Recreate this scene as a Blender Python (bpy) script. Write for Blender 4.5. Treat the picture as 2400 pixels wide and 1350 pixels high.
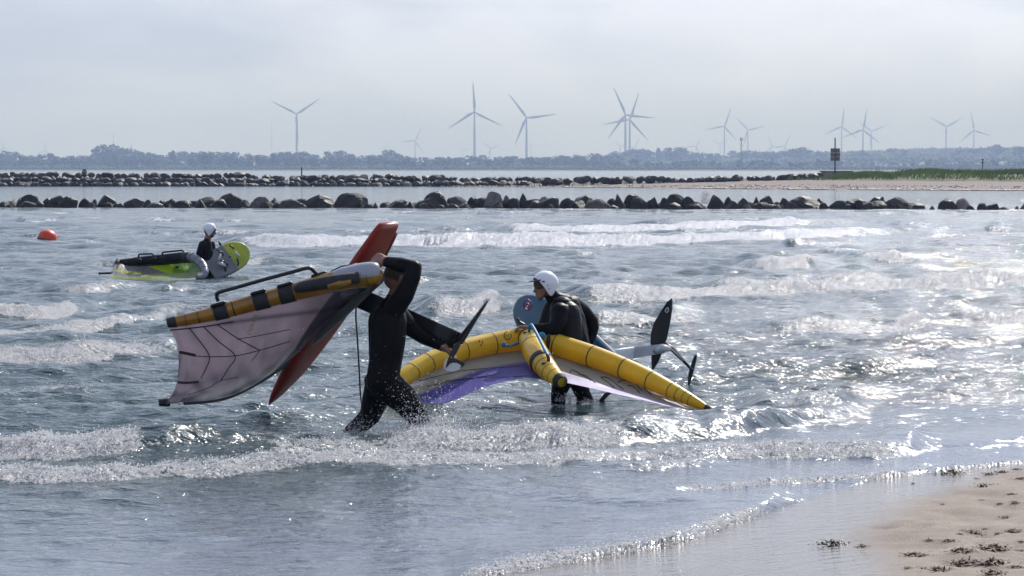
import bpy, bmesh, math, random
import numpy as np
from mathutils import Vector, Matrix, noise as mnoise

random.seed(7)
rng = np.random.default_rng(7)
scene = bpy.context.scene
for o in list(bpy.data.objects):
    bpy.data.objects.remove(o)
col = scene.collection

# ------------------------------------------------------------------ camera
F_PX = 6600.0                       # focal length in pixels of the 2400x1350 photograph
CAM_H = 1.87                        # eye height above the water
HORIZON = 397.0
TILT = math.atan((675 - HORIZON) / F_PX)
cam_d = bpy.data.cameras.new('camera')
cam = bpy.data.objects.new('camera', cam_d)
col.objects.link(cam)
cam.location = (0, 0, CAM_H)
cam.rotation_euler = (math.pi / 2 - TILT, 0, 0)
cam_d.sensor_width = 36
cam_d.lens = F_PX / 2400 * 36
cam_d.clip_start = 0.5
cam_d.clip_end = 60000
scene.camera = cam

# ------------------------------------------------------------------ sky and sun
SUN_AZ, SUN_EL = math.radians(22), math.radians(38)
world = bpy.data.worlds.new('World')
scene.world = world
world.use_nodes = True
wn, wl = world.node_tree.nodes, world.node_tree.links
wn.clear()
w_out = wn.new('ShaderNodeOutputWorld')
w_bg = wn.new('ShaderNodeBackground')
w_bg.inputs['Strength'].default_value = 0.1
sky = wn.new('ShaderNodeTexSky')
sky.sky_type = 'NISHITA'
sky.sun_disc = False
sky.sun_elevation = SUN_EL
sky.sun_rotation = SUN_AZ
sky.air_density = 1.0
sky.dust_density = 1.0
sky.ozone_density = 1.5
w_tc = wn.new('ShaderNodeTexCoord')
w_map = wn.new('ShaderNodeMapping')
w_map.inputs['Scale'].default_value = (1.0, 1.0, 3.2)
w_n = wn.new('ShaderNodeTexNoise')
w_n.inputs['Scale'].default_value = 5.0
w_n.inputs['Detail'].default_value = 6
w_n.inputs['Roughness'].default_value = 0.55
w_n.inputs['Distortion'].default_value = 0.35
w_r = wn.new('ShaderNodeValToRGB')                       # thin cloud cover: mostly cloud, some open sky
w_r.color_ramp.elements[0].position = 0.36
w_r.color_ramp.elements[0].color = (0.82, 0.82, 0.82, 1)
w_r.color_ramp.elements[1].position = 0.66
w_r.color_ramp.elements[1].color = (0.97, 0.97, 0.97, 1)
w_c = wn.new('ShaderNodeValToRGB')                       # lit and grey sides of the cloud sheet
w_c.color_ramp.elements[0].position = 0.40
w_c.color_ramp.elements[0].color = (3.8, 4.4, 6.3, 1)
w_c.color_ramp.elements[1].position = 0.62
w_c.color_ramp.elements[1].color = (6.7, 7.1, 8.8, 1)
w_mix = wn.new('ShaderNodeMixRGB')
wl.new(w_tc.outputs['Generated'], w_map.inputs['Vector'])
wl.new(w_map.outputs['Vector'], w_n.inputs['Vector'])
wl.new(w_n.outputs['Fac'], w_r.inputs['Fac'])
wl.new(w_n.outputs['Fac'], w_c.inputs['Fac'])
w_sep = wn.new('ShaderNodeSeparateXYZ')                  # the cloud sheet looks thinner overhead than along the horizon
wl.new(w_tc.outputs['Generated'], w_sep.inputs[0])
w_el = wn.new('ShaderNodeMapRange')
w_el.inputs['From Min'].default_value = 0.06
w_el.inputs['From Max'].default_value = 0.75
w_el.inputs['To Min'].default_value = 1.0
w_el.inputs['To Max'].default_value = 0.5
wl.new(w_sep.outputs['Z'], w_el.inputs['Value'])
w_cov = wn.new('ShaderNodeMath'); w_cov.operation = 'MULTIPLY'
wl.new(w_r.outputs['Color'], w_cov.inputs[0]); wl.new(w_el.outputs[0], w_cov.inputs[1])
wl.new(w_cov.outputs[0], w_mix.inputs['Fac'])
wl.new(sky.outputs['Color'], w_mix.inputs['Color1'])
w_dot = wn.new('ShaderNodeVectorMath'); w_dot.operation = 'DOT_PRODUCT'    # thin cloud brightened around the sun, added to lift the water's reflections
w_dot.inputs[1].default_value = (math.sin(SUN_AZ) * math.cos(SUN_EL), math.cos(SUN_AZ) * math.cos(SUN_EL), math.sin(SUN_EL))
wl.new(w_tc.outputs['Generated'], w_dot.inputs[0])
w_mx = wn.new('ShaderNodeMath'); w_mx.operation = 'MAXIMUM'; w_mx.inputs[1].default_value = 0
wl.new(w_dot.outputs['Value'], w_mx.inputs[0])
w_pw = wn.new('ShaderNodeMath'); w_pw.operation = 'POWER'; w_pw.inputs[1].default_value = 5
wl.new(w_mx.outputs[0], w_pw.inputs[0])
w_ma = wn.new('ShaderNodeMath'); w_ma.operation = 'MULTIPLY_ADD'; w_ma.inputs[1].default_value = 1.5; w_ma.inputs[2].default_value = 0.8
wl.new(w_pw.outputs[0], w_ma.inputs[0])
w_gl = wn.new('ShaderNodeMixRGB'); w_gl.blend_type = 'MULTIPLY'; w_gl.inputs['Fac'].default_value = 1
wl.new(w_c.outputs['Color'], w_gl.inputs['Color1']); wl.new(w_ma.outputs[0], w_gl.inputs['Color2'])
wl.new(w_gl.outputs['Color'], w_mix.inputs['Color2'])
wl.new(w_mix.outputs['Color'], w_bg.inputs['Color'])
wl.new(w_bg.outputs['Background'], w_out.inputs['Surface'])

sun_dir = Vector((math.sin(SUN_AZ) * math.cos(SUN_EL), math.cos(SUN_AZ) * math.cos(SUN_EL), math.sin(SUN_EL)))
sd = bpy.data.lights.new('sun', 'SUN')
sd.energy = 4.0
sd.angle = math.radians(0.6)
sd.color = (1.0, 0.97, 0.93)
sun = bpy.data.objects.new('sun', sd)
col.objects.link(sun)
sun.rotation_euler = (-sun_dir).to_track_quat('-Z', 'Y').to_euler()
sun.location = (20, 60, 50)

scene.view_settings.view_transform = 'Standard'
scene.view_settings.look = 'None'
scene.view_settings.exposure = 0.33
scene.view_settings.gamma = 1
scene.view_settings.use_curve_mapping = False
scene.render.engine = 'CYCLES'
scene.cycles.use_denoising = True
scene.cycles.max_bounces = 6
scene.cycles.volume_bounces = 0
scene.cycles.transparent_max_bounces = 8
scene.cycles.caustics_reflective = False
scene.cycles.caustics_refractive = False
scene.cycles.sample_clamp_direct = 0
scene.cycles.sample_clamp_indirect = 4

# ------------------------------------------------------------------ helpers
CT, ST = math.cos(TILT), math.sin(TILT)
def Q(px, py, d):
    """world point on the ray of a photograph pixel, at ground distance d"""
    xv, yv = (px - 1200) / F_PX, (675 - py) / F_PX
    dy = CT + yv * ST
    t = d / dy
    return Vector((xv * t, d, CAM_H + (-ST + yv * CT) * t))
def dist(py, z=0.0):
    """ground distance at which the pixel row py meets height z"""
    yv = (675 - py) / F_PX
    slope = (-ST + yv * CT) / (CT + yv * ST)
    return (z - CAM_H) / slope
def project(x, y, z):
    zz = z - CAM_H
    depth = y * CT - zz * ST
    return 1200 + F_PX * x / depth, 675 - F_PX * (y * ST + zz * CT) / depth

def link(o, parent=None):
    col.objects.link(o)
    if parent is not None:
        o.parent = parent
    return o
def tag(o, label=None, cat=None, group=None, kind=None):
    if label: o['label'] = label
    if cat: o['category'] = cat
    if group: o['group'] = group
    if kind: o['kind'] = kind
    return o
def mesh_obj(name, verts, faces, mats, parent=None, smooth=True, midx=None):
    me = bpy.data.meshes.new(name)
    me.from_pydata([tuple(v) for v in verts], [], [tuple(f) for f in faces])
    for m in (mats if isinstance(mats, (list, tuple)) else [mats]):
        me.materials.append(m)
    if midx is not None:
        me.polygons.foreach_set('material_index', np.asarray(midx, dtype=np.int32))
    if smooth:
        me.polygons.foreach_set('use_smooth', np.ones(len(me.polygons), dtype=bool))
    me.update()
    return link(bpy.data.objects.new(name, me), parent)
def empty(name, loc=(0, 0, 0)):
    o = bpy.data.objects.new(name, None)
    o.location = loc
    o.empty_display_size = 0.2
    return link(o)
def np_mesh(name, V, quads, mat, parent=None, attrs=None, smooth=True, tris=None):
    """fast mesh from numpy arrays, with float point attributes"""
    me = bpy.data.meshes.new(name)
    V = np.asarray(V, dtype=np.float32)
    me.vertices.add(len(V))
    me.vertices.foreach_set('co', V.ravel())
    polys = quads if quads is not None else tris
    k = polys.shape[1]
    me.loops.add(polys.size)
    me.loops.foreach_set('vertex_index', polys.astype(np.int32).ravel())
    me.polygons.add(len(polys))
    me.polygons.foreach_set('loop_start', np.arange(0, polys.size, k, dtype=np.int32))
    if smooth:
        me.polygons.foreach_set('use_smooth', np.ones(len(polys), dtype=bool))
    for n, a in (attrs or {}).items():
        a = np.asarray(a, dtype=np.float32)
        if a.ndim == 1:
            at = me.attributes.new(n, 'FLOAT', 'POINT')
            at.data.foreach_set('value', a)
        else:
            at = me.attributes.new(n, 'FLOAT_COLOR', 'POINT')
            at.data.foreach_set('color', a.ravel())
    me.materials.append(mat)
    me.update()
    me.validate()
    return link(bpy.data.objects.new(name, me), parent)
def localise(root):
    """children were built in world coordinates: move the Empty's base into them"""
    inv = root.matrix_basis.inverted() if False else Matrix.Translation(-root.location)
    for c in root.children:
        c.data.transform(inv)
def grid_quads(nr, nc):
    r, c = np.meshgrid(np.arange(nr - 1), np.arange(nc - 1), indexing='ij')
    a = (r * nc + c).ravel()
    return np.stack([a, a + 1, a + nc + 1, a + nc], 1)

def smoothstep(a, b, x):
    t = np.clip((x - a) / (b - a), 0, 1)
    return t * t * (3 - 2 * t)
def vnoise(x, y, seed=0):
    xi, yi = np.floor(x).astype(np.int64), np.floor(y).astype(np.int64)
    xf, yf = x - xi, y - yi
    def h(a, b):
        n = (a * 374761393 + b * 668265263 + seed * 974634777) & 0x7fffffff
        n = ((n ^ (n >> 13)) * 1274126177) & 0x7fffffff
        return ((n ^ (n >> 16)) & 0xffff) / 65535.0
    u, v = xf * xf * (3 - 2 * xf), yf * yf * (3 - 2 * yf)
    return (h(xi, yi) * (1 - u) + h(xi + 1, yi) * u) * (1 - v) + (h(xi, yi + 1) * (1 - u) + h(xi + 1, yi + 1) * u) * v
def fbm(x, y, oct=4, seed=0):
    s, a, t = 0, 1, 0
    for k in range(oct):
        s = s + a * vnoise(x * 2 ** k + 17 * k, y * 2 ** k - 9 * k, seed + k)
        t += a
        a *= 0.55
    return s / t

# ------------------------------------------------------------------ materials
def new_mat(name):
    m = bpy.data.materials.new(name)
    m.use_nodes = True
    nt = m.node_tree
    return m, nt.nodes, nt.links, nt.nodes['Principled BSDF']
def pmat(name, colr, rough=0.5, var=0.0, scale=8.0, bump=0.0, bscale=60.0, spec=0.5, metal=0.0, trans=0.0, coat=0.0, emit_attr=None, stretch=(1, 1, 1)):
    """principled material with noise colour variation, fine bump and optional translucency"""
    m, n, l, b = new_mat(name)
    b.inputs['Roughness'].default_value = rough
    b.inputs['Specular IOR Level'].default_value = spec
    b.inputs['Metallic'].default_value = metal
    b.inputs['Coat Weight'].default_value = coat
    tc = n.new('ShaderNodeTexCoord')
    mp = n.new('ShaderNodeMapping')
    mp.inputs['Scale'].default_value = stretch
    l.new(tc.outputs['Object'], mp.inputs['Vector'])
    src = None
    if emit_attr:
        at = n.new('ShaderNodeAttribute')
        at.attribute_name = emit_attr
        src = at.outputs['Color']
    if var > 0:
        ns = n.new('ShaderNodeTexNoise')
        ns.inputs['Scale'].default_value = scale
        ns.inputs['Detail'].default_value = 5
        ns.inputs['Roughness'].default_value = 0.6
        l.new(mp.outputs['Vector'], ns.inputs['Vector'])
        rp = n.new('ShaderNodeValToRGB')
        rp.color_ramp.elements[0].position = 0.3
        rp.color_ramp.elements[1].position = 0.7
        lo, hi = 1 - var, 1 + var
        if src is None:
            rp.color_ramp.elements[0].color = (*[min(1, c * lo) for c in colr], 1)
            rp.color_ramp.elements[1].color = (*[min(1, c * hi) for c in colr], 1)
            l.new(ns.outputs['Fac'], rp.inputs['Fac'])
            src = rp.outputs['Color']
        else:
            rp.color_ramp.elements[0].color = (lo, lo, lo, 1)
            rp.color_ramp.elements[1].color = (hi, hi, hi, 1)
            l.new(ns.outputs['Fac'], rp.inputs['Fac'])
            mx = n.new('ShaderNodeMixRGB')
            mx.blend_type = 'MULTIPLY'
            mx.inputs['Fac'].default_value = 1
            l.new(src, mx.inputs['Color1'])
            l.new(rp.outputs['Color'], mx.inputs['Color2'])
            src = mx.outputs['Color']
    if src is None:
        b.inputs['Base Color'].default_value = (*colr, 1)
    else:
        l.new(src, b.inputs['Base Color'])
    if bump > 0:
        nb = n.new('ShaderNodeTexNoise')
        nb.inputs['Scale'].default_value = bscale
        nb.inputs['Detail'].default_value = 4
        l.new(mp.outputs['Vector'], nb.inputs['Vector'])
        bp = n.new('ShaderNodeBump')
        bp.inputs['Strength'].default_value = bump
        bp.inputs['Distance'].default_value = 0.02
        l.new(nb.outputs['Fac'], bp.inputs['Height'])
        l.new(bp.outputs['Normal'], b.inputs['Normal'])
    if trans > 0:
        tr = n.new('ShaderNodeBsdfTranslucent')
        if src is None:
            tr.inputs['Color'].default_value = (*colr, 1)
        else:
            l.new(src, tr.inputs['Color'])
        mx = n.new('ShaderNodeMixShader')
        mx.inputs['Fac'].default_value = trans
        l.new(b.outputs[0], mx.inputs[1])
        l.new(tr.outputs[0], mx.inputs[2])
        l.new(mx.outputs[0], n['Material Output'].inputs['Surface'])
    return m

M = {}
M['neoprene'] = pmat('neoprene', (0.0045, 0.0045, 0.0055), 0.5, 0.3, 6, 0.5, 14, spec=0.11)
M['neoprene_panel'] = pmat('neoprene_panel', (0.009, 0.010, 0.014), 0.45, 0.3, 6, 0.3, 16, spec=0.2)
M['skin'] = pmat('skin', (0.25, 0.12, 0.085), 0.5, 0.2, 18, 0.1, 80)
M['hair'] = pmat('hair', (0.05, 0.032, 0.022), 0.6, 0.3, 60, 0.6, 160)
M['helmet'] = pmat('helmet', (0.80, 0.81, 0.84), 0.25, 0.04, 5, spec=0.5, coat=0.3)
M['black'] = pmat('black_plastic', (0.012, 0.012, 0.014), 0.4, 0.2, 20, 0.1, 90)
M['carbon'] = pmat('carbon', (0.010, 0.011, 0.013), 0.35, 0.2, 30)
M['rubber'] = pmat('rubber', (0.02, 0.02, 0.022), 0.7, 0.3, 30, 0.2, 80)
M['alloy'] = pmat('alloy', (0.36, 0.37, 0.39), 0.35, 0.12, 12, metal=0.6)
M['lightgrey'] = pmat('light_grey_paint', (0.62, 0.63, 0.65), 0.35, 0.1, 10)
M['yellow_tube'] = pmat('yellow_tube', (0.92, 0.575, 0.018), 0.34, 0.14, 3.0, 0.15, 9, trans=0.30, coat=0.15)
M['ochre_tube'] = pmat('ochre_tube', (0.42, 0.20, 0.012), 0.24, 0.35, 4.0, 0.12, 9, trans=0.30, coat=0.8)
M['cool_tube'] = pmat('cool_grey_tube', (.21, .215, .26), .35, .12, 3, .1, 9, trans=.15, coat=.3)
M['tube_sheen'] = pmat('tube_sheen', (.42, .43, .48), .3, .1, 3, .1, 9, trans=.2, coat=.5)
M['grey_tube'] = pmat('grey_tube', (.11, .11, .12), .4, .2, 4)
M['seam'] = pmat('dark_seam', (0.03, 0.022, 0.016), 0.6, 0.2, 20)
M['seam_yellow'] = pmat('seam_on_yellow', (0.12, 0.07, 0.02), 0.6, 0.2, 20)
M['blue_rope'] = pmat('blue_rope', (0.015, 0.20, 0.36), 0.55, 0.25, 40, 0.2, 120)
M['tan_print'] = pmat('tan_print', (0.30, 0.21, 0.10), 0.6, 0.1, 20)
M['white_print'] = pmat('white_print', (0.62, 0.63, 0.65), 0.5, 0.05, 20)
M['pink_print'] = pmat('pink_print', (0.24, 0.04, 0.15), 0.5, 0.1, 20)
M['canopy'] = pmat('canopy_cloth', (1, 1, 1), 0.45, 0.14, 4.0, 0.2, 7, trans=0.42, emit_attr='tint')
M['board_paint'] = pmat('board_paint', (1, 1, 1), 0.3, 0.14, 6, 0.05, 60, emit_attr='tint', coat=0.3)
M['red_paint'] = pmat('red_board_paint', (0.25, 0.021, 0.012), 0.4, 0.25, 4, 0.05, 40, coat=0.0, spec=.3)
M['red_deck'] = pmat('red_board_rail', (0.13, 0.010, 0.007), 0.2, 0.2, 5, coat=0.5)
M['buoy'] = pmat('buoy_orange', (0.72, 0.055, 0.02), 0.4, 0.12, 6)
M['turbine'] = pmat('turbine_white', (0.36, 0.38, 0.41), 0.5, 0.03, 0.05)
M['concrete'] = pmat('concrete', (0.20, 0.18, 0.16), 0.85, 0.3, 1.5, 0.3, 12)
M['rust'] = pmat('rusty_steel', (0.11, 0.055, 0.035), 0.8, 0.4, 5, 0.3, 20)
M['darkpost'] = pmat('dark_post', (0.045, 0.04, 0.045), 0.8, 0.3, 4)
M['grass'] = pmat('dune_grass', (0.075, 0.115, 0.026), 0.7, 0.45, 0.35, trans=0.35)
M['dune'] = pmat('dune_soil', (0.085, 0.09, 0.035), 0.9, 0.4, 0.6, 0.4, 3)
M['leaf'] = pmat('foliage', (0.045, 0.07, 0.03), 0.8, 0.4, 0.12)
M['bark'] = pmat('bark', (0.07, 0.055, 0.045), 0.9, 0.3, 2)
M['land'] = pmat('meadow', (0.10, 0.11, 0.06), 0.9, 0.3, 0.004)
M['bush'] = pmat('bush', (0.05, 0.07, 0.035), 0.85, 0.45, 0.03)
M['weed'] = pmat('seaweed', (0.13, 0.058, 0.026), 0.6, 0.55, 14, 0.4, 60)
M['weed_dark'] = pmat('seaweed_wet', (0.055, 0.03, 0.018), 0.35, 0.5, 14, 0.4, 60)

def rock_mat(name, c, wet):
    m, n, l, b = new_mat(name)
    tc = n.new('ShaderNodeTexCoord')
    oi = n.new('ShaderNodeObjectInfo')
    n1 = n.new('ShaderNodeTexNoise'); n1.inputs['Scale'].default_value = 2.2; n1.inputs['Detail'].default_value = 8; n1.inputs['Roughness'].default_value = 0.65
    l.new(tc.outputs['Object'], n1.inputs['Vector'])
    rp = n.new('ShaderNodeValToRGB')
    rp.color_ramp.elements[0].position = 0.32; rp.color_ramp.elements[0].color = (*[x * 0.45 for x in c], 1)
    rp.color_ramp.elements[1].position = 0.72; rp.color_ramp.elements[1].color = (*[x * 1.5 for x in c], 1)
    l.new(n1.outputs['Fac'], rp.inputs['Fac'])
    hs = n.new('ShaderNodeHueSaturation')
    mr = n.new('ShaderNodeMapRange'); mr.inputs['To Min'].default_value = 0.55; mr.inputs['To Max'].default_value = 1.5
    l.new(oi.outputs['Random'], mr.inputs['Value'])
    l.new(mr.outputs[0], hs.inputs['Value'])
    l.new(rp.outputs['Color'], hs.inputs['Color'])
    l.new(hs.outputs['Color'], b.inputs['Base Color'])
    b.inputs['Roughness'].default_value = 0.6 if wet else 0.8
    n2 = n.new('ShaderNodeTexNoise'); n2.inputs['Scale'].default_value = 7; n2.inputs['Detail'].default_value = 8
    l.new(tc.outputs['Object'], n2.inputs['Vector'])
    bp = n.new('ShaderNodeBump'); bp.inputs['Strength'].default_value = 0.5; bp.inputs['Distance'].default_value = 0.12
    l.new(n2.outputs['Fac'], bp.inputs['Height']); l.new(bp.outputs['Normal'], b.inputs['Normal'])
    return m
M['rock_dark'] = rock_mat('rock_dark', (0.012, 0.0105, 0.010), True)
M['rock_mid'] = rock_mat('rock_mid', (0.036, 0.031, 0.028), False)
M['rock_light'] = rock_mat('rock_light', (0.21, 0.18, 0.16), False)

# water: fresnel surface over a murky body; foam by the point attribute "foam"
def water_mat():
    m, n, l, b = new_mat('sea_water')
    geo = n.new('ShaderNodeNewGeometry')
    def mapped(sx, sy, rot):
        mp = n.new('ShaderNodeMapping')
        mp.inputs['Scale'].default_value = (sx, sy, 1)
        mp.inputs['Rotation'].default_value = (0, 0, rot)
        l.new(geo.outputs['Position'], mp.inputs['Vector'])
        return mp.outputs['Vector']
    def nz(vec, scale, det, rough=0.55, dist_=0.0):
        t = n.new('ShaderNodeTexNoise')
        t.inputs['Scale'].default_value = scale
        t.inputs['Detail'].default_value = det
        t.inputs['Roughness'].default_value = rough
        t.inputs['Distortion'].default_value = dist_
        l.new(vec, t.inputs['Vector'])
        return t.outputs['Fac']
    def attr(name):
        a = n.new('ShaderNodeAttribute'); a.attribute_name = name
        return a.outputs['Fac']
    def math_(op, a, bb, clamp=False):
        t = n.new('ShaderNodeMath'); t.operation = op; t.use_clamp = clamp
        for i, v in enumerate((a, bb)):
            if isinstance(v, (int, float)): t.inputs[i].default_value = v
            else: l.new(v, t.inputs[i])
        return t.outputs[0]
    shallow, foam, rough, bumpk = attr('shallow'), attr('foam'), attr('rough'), attr('bumpk')
    l.new(attr('gloss'), b.inputs['Specular IOR Level'])
    # body colour
    rc = n.new('ShaderNodeValToRGB')
    e = rc.color_ramp.elements
    e[0].position = 0.0; e[0].color = (0.026, 0.058, 0.060, 1)
    e[1].position = 1.0; e[1].color = (0.150, 0.178, 0.215, 1)
    k = e.new(0.5); k.color = (0.046, 0.070, 0.072, 1)
    l.new(shallow, rc.inputs['Fac'])
    l.new(rc.outputs['Color'], b.inputs['Base Color'])
    b.inputs['IOR'].default_value = 1.333
    l.new(rough, b.inputs['Roughness'])
    # ripples: three sizes, crests lying across the wind
    v1 = mapped(1.0, 1.9, 0.25)
    v2 = mapped(1.0, 1.6, -0.35)
    r1 = nz(v1, 2.6, 3, 0.5, 0.4)
    r2 = nz(v2, 9.0, 3, 0.6, 0.6)
    r3 = nz(v1, 34.0, 2, 0.5)
    hsum = math_('ADD', math_('ADD', math_('MULTIPLY', r1, 0.060), math_('MULTIPLY', r2, 0.032)), math_('MULTIPLY', r3, 0.0055))
    bp = n.new('ShaderNodeBump')
    bp.inputs['Distance'].default_value = 1.0
    gust = nz(mapped(0.35, 0.9, 0.1), 1.0, 3, 0.6)
    l.new(math_('MULTIPLY', bumpk, math_('ADD', 0.25, math_('MULTIPLY', gust, 1.5))), bp.inputs['Strength'])
    l.new(hsum, bp.inputs['Height'])
    l.new(bp.outputs['Normal'], b.inputs['Normal'])
    # foam
    vf = mapped(1.0, 1.0, 0.1)
    f0 = nz(vf, 1.4, 4, 0.6, 0.8)
    f1 = nz(vf, 6.0, 5, 0.7, 0.5)
    f2 = nz(vf, 30.0, 4, 0.7, 0.3)
    fm = math_('ADD', math_('ADD', foam, math_('MULTIPLY', math_('SUBTRACT', f0, 0.5), 0.8)), math_('ADD', math_('MULTIPLY', math_('SUBTRACT', f1, 0.5), 1.5), math_('MULTIPLY', math_('SUBTRACT', f2, 0.5), 1.7)))
    mr = n.new('ShaderNodeMapRange')
    mr.inputs['From Min'].default_value = 0.42
    mr.inputs['From Max'].default_value = 0.72
    l.new(fm, mr.inputs['Value'])
    gate = math_('MULTIPLY', mr.outputs[0], math_('MULTIPLY', foam, 6.0, True), True)
    fb = n.new('ShaderNodeBsdfPrincipled')
    fb.inputs['Base Color'].default_value = (0.88, 0.88, 0.89, 1)
    fb.inputs['Roughness'].default_value = 0.35
    bf = n.new('ShaderNodeBump'); bf.inputs['Strength'].default_value = 1.0; bf.inputs['Distance'].default_value = 0.10
    l.new(math_('ADD', f2, f1), bf.inputs['Height'])
    l.new(bf.outputs['Normal'], fb.inputs['Normal'])
    ft = n.new('ShaderNodeBsdfTranslucent'); ft.inputs['Color'].default_value = (0.9, 0.9, 0.9, 1)
    fx = n.new('ShaderNodeMixShader'); fx.inputs['Fac'].default_value = 0.28
    l.new(fb.outputs[0], fx.inputs[1]); l.new(ft.outputs[0], fx.inputs[2])
    mx = n.new('ShaderNodeMixShader')
    l.new(gate, mx.inputs['Fac'])
    l.new(b.outputs[0], mx.inputs[1]); l.new(fx.outputs[0], mx.inputs[2])
    l.new(mx.outputs[0], n['Material Output'].inputs['Surface'])
    return m
M['water'] = water_mat()
def foam_mat():
    m, n, l, b = new_mat('foam_bubbles')
    b.inputs['Base Color'].default_value = (0.86, 0.86, 0.87, 1)
    b.inputs['Roughness'].default_value = 0.4
    b.inputs['Coat Weight'].default_value = 0.25
    b.inputs['Coat Roughness'].default_value = 0.05
    tr = n.new('ShaderNodeBsdfTranslucent'); tr.inputs['Color'].default_value = (0.86, 0.86, 0.87, 1)
    mx = n.new('ShaderNodeMixShader'); mx.inputs['Fac'].default_value = 0.75
    l.new(b.outputs[0], mx.inputs[1]); l.new(tr.outputs[0], mx.inputs[2])
    l.new(mx.outputs[0], n['Material Output'].inputs['Surface'])
    return m
M['foam'] = foam_mat()

def sand_mat(name, wetattr):
    m, n, l, b = new_mat(name)
    geo = n.new('ShaderNodeNewGeometry')
    n1 = n.new('ShaderNodeTexNoise'); n1.inputs['Scale'].default_value = 1.6; n1.inputs['Detail'].default_value = 8; n1.inputs['Roughness'].default_value = 0.7
    n2 = n.new('ShaderNodeTexNoise'); n2.inputs['Scale'].default_value = 140; n2.inputs['Detail'].default_value = 2
    n3 = n.new('ShaderNodeTexNoise'); n3.inputs['Scale'].default_value = 9; n3.inputs['Detail'].default_value = 4
    for t in (n1, n2, n3): l.new(geo.outputs['Position'], t.inputs['Vector'])
    rp = n.new('ShaderNodeValToRGB')
    rp.color_ramp.elements[0].position = 0.3; rp.color_ramp.elements[0].color = (0.25, 0.20, 0.158, 1)
    rp.color_ramp.elements[1].position = 0.72; rp.color_ramp.elements[1].color = (0.40, 0.325, 0.262, 1)
    l.new(n1.outputs['Fac'], rp.inputs['Fac'])
    r2 = n.new('ShaderNodeValToRGB')
    r2.color_ramp.elements[0].position = 0.3; r2.color_ramp.elements[0].color = (0.7, 0.7, 0.7, 1)
    r2.color_ramp.elements[1].position = 0.7; r2.color_ramp.elements[1].color = (1.15, 1.15, 1.15, 1)
    l.new(n2.outputs['Fac'], r2.inputs['Fac'])
    mu = n.new('ShaderNodeMixRGB'); mu.blend_type = 'MULTIPLY'; mu.inputs['Fac'].default_value = 1
    l.new(rp.outputs['Color'], mu.inputs['Color1']); l.new(r2.outputs['Color'], mu.inputs['Color2'])
    b.inputs['Roughness'].default_value = 0.9
    bp = n.new('ShaderNodeBump'); bp.inputs['Strength'].default_value = 0.6; bp.inputs['Distance'].default_value = 0.03
    ad = n.new('ShaderNodeMath'); ad.operation = 'ADD'
    l.new(n3.outputs['Fac'], ad.inputs[0]); l.new(n2.outputs['Fac'], ad.inputs[1])
    l.new(ad.outputs[0], bp.inputs['Height'])
    l.new(bp.outputs['Normal'], b.inputs['Normal'])
    l.new(mu.outputs['Color'], b.inputs['Base Color'])
    if wetattr:
        wet = n.new('ShaderNodeBsdfPrincipled')
        wet.inputs['Base Color'].default_value = (0.15, 0.13, 0.115, 1)
        wet.inputs['Roughness'].default_value = 0.10
        wet.inputs['IOR'].default_value = 1.36
        mp = n.new('ShaderNodeMapping'); mp.inputs['Scale'].default_value = (1.2, 3.0, 1)
        l.new(geo.outputs['Position'], mp.inputs['Vector'])
        nr = n.new('ShaderNodeTexNoise'); nr.inputs['Scale'].default_value = 5; nr.inputs['Detail'].default_value = 5
        l.new(mp.outputs['Vector'], nr.inputs['Vector'])
        b2 = n.new('ShaderNodeBump'); b2.inputs['Strength'].default_value = 0.25; b2.inputs['Distance'].default_value = 0.03
        l.new(nr.outputs['Fac'], b2.inputs['Height']); l.new(b2.outputs['Normal'], wet.inputs['Normal'])
        at = n.new('ShaderNodeAttribute'); at.attribute_name = 'dry'
        mx = n.new('ShaderNodeMixShader')
        l.new(at.outputs['Fac'], mx.inputs['Fac'])
        l.new(wet.outputs[0], mx.inputs[1]); l.new(b.outputs[0], mx.inputs[2])
        l.new(mx.outputs[0], n['Material Output'].inputs['Surface'])
    return m
M['sand_beach'] = sand_mat('sand_beach', True)
M['sand_spit'] = sand_mat('sand_spit', False)
for _n in M['sand_spit'].node_tree.nodes:
    if _n.type == 'VALTORGB' and _n.color_ramp.elements[1].color[0] < .6:
        _n.color_ramp.elements[0].color = (.15, .12, .105, 1); _n.color_ramp.elements[1].color = (.235, .185, .16, 1)

# ------------------------------------------------------------------ the sea
def pl(points, px):
    pts = sorted(points)
    return np.interp(px, [p[0] for p in pts], [p[1] for p in pts])
SHORE = [(-3000, 1900), (600, 1520), (1000, 1400), (1150, 1352), (1430, 1305), (1640, 1262), (1820, 1195), (2060, 1122), (2400, 1088), (2800, 1062), (4200, 1010)]
def shore_d(px):
    return np.array([dist(v) for v in np.atleast_1d(pl(SHORE, px))]) if np.ndim(px) == 0 else CAM_H_over(pl(SHORE, px))
def CAM_H_over(py):
    yv = (675 - py) / F_PX
    slope = (-ST + yv * CT) / (CT + yv * ST)
    return -CAM_H / slope

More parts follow.
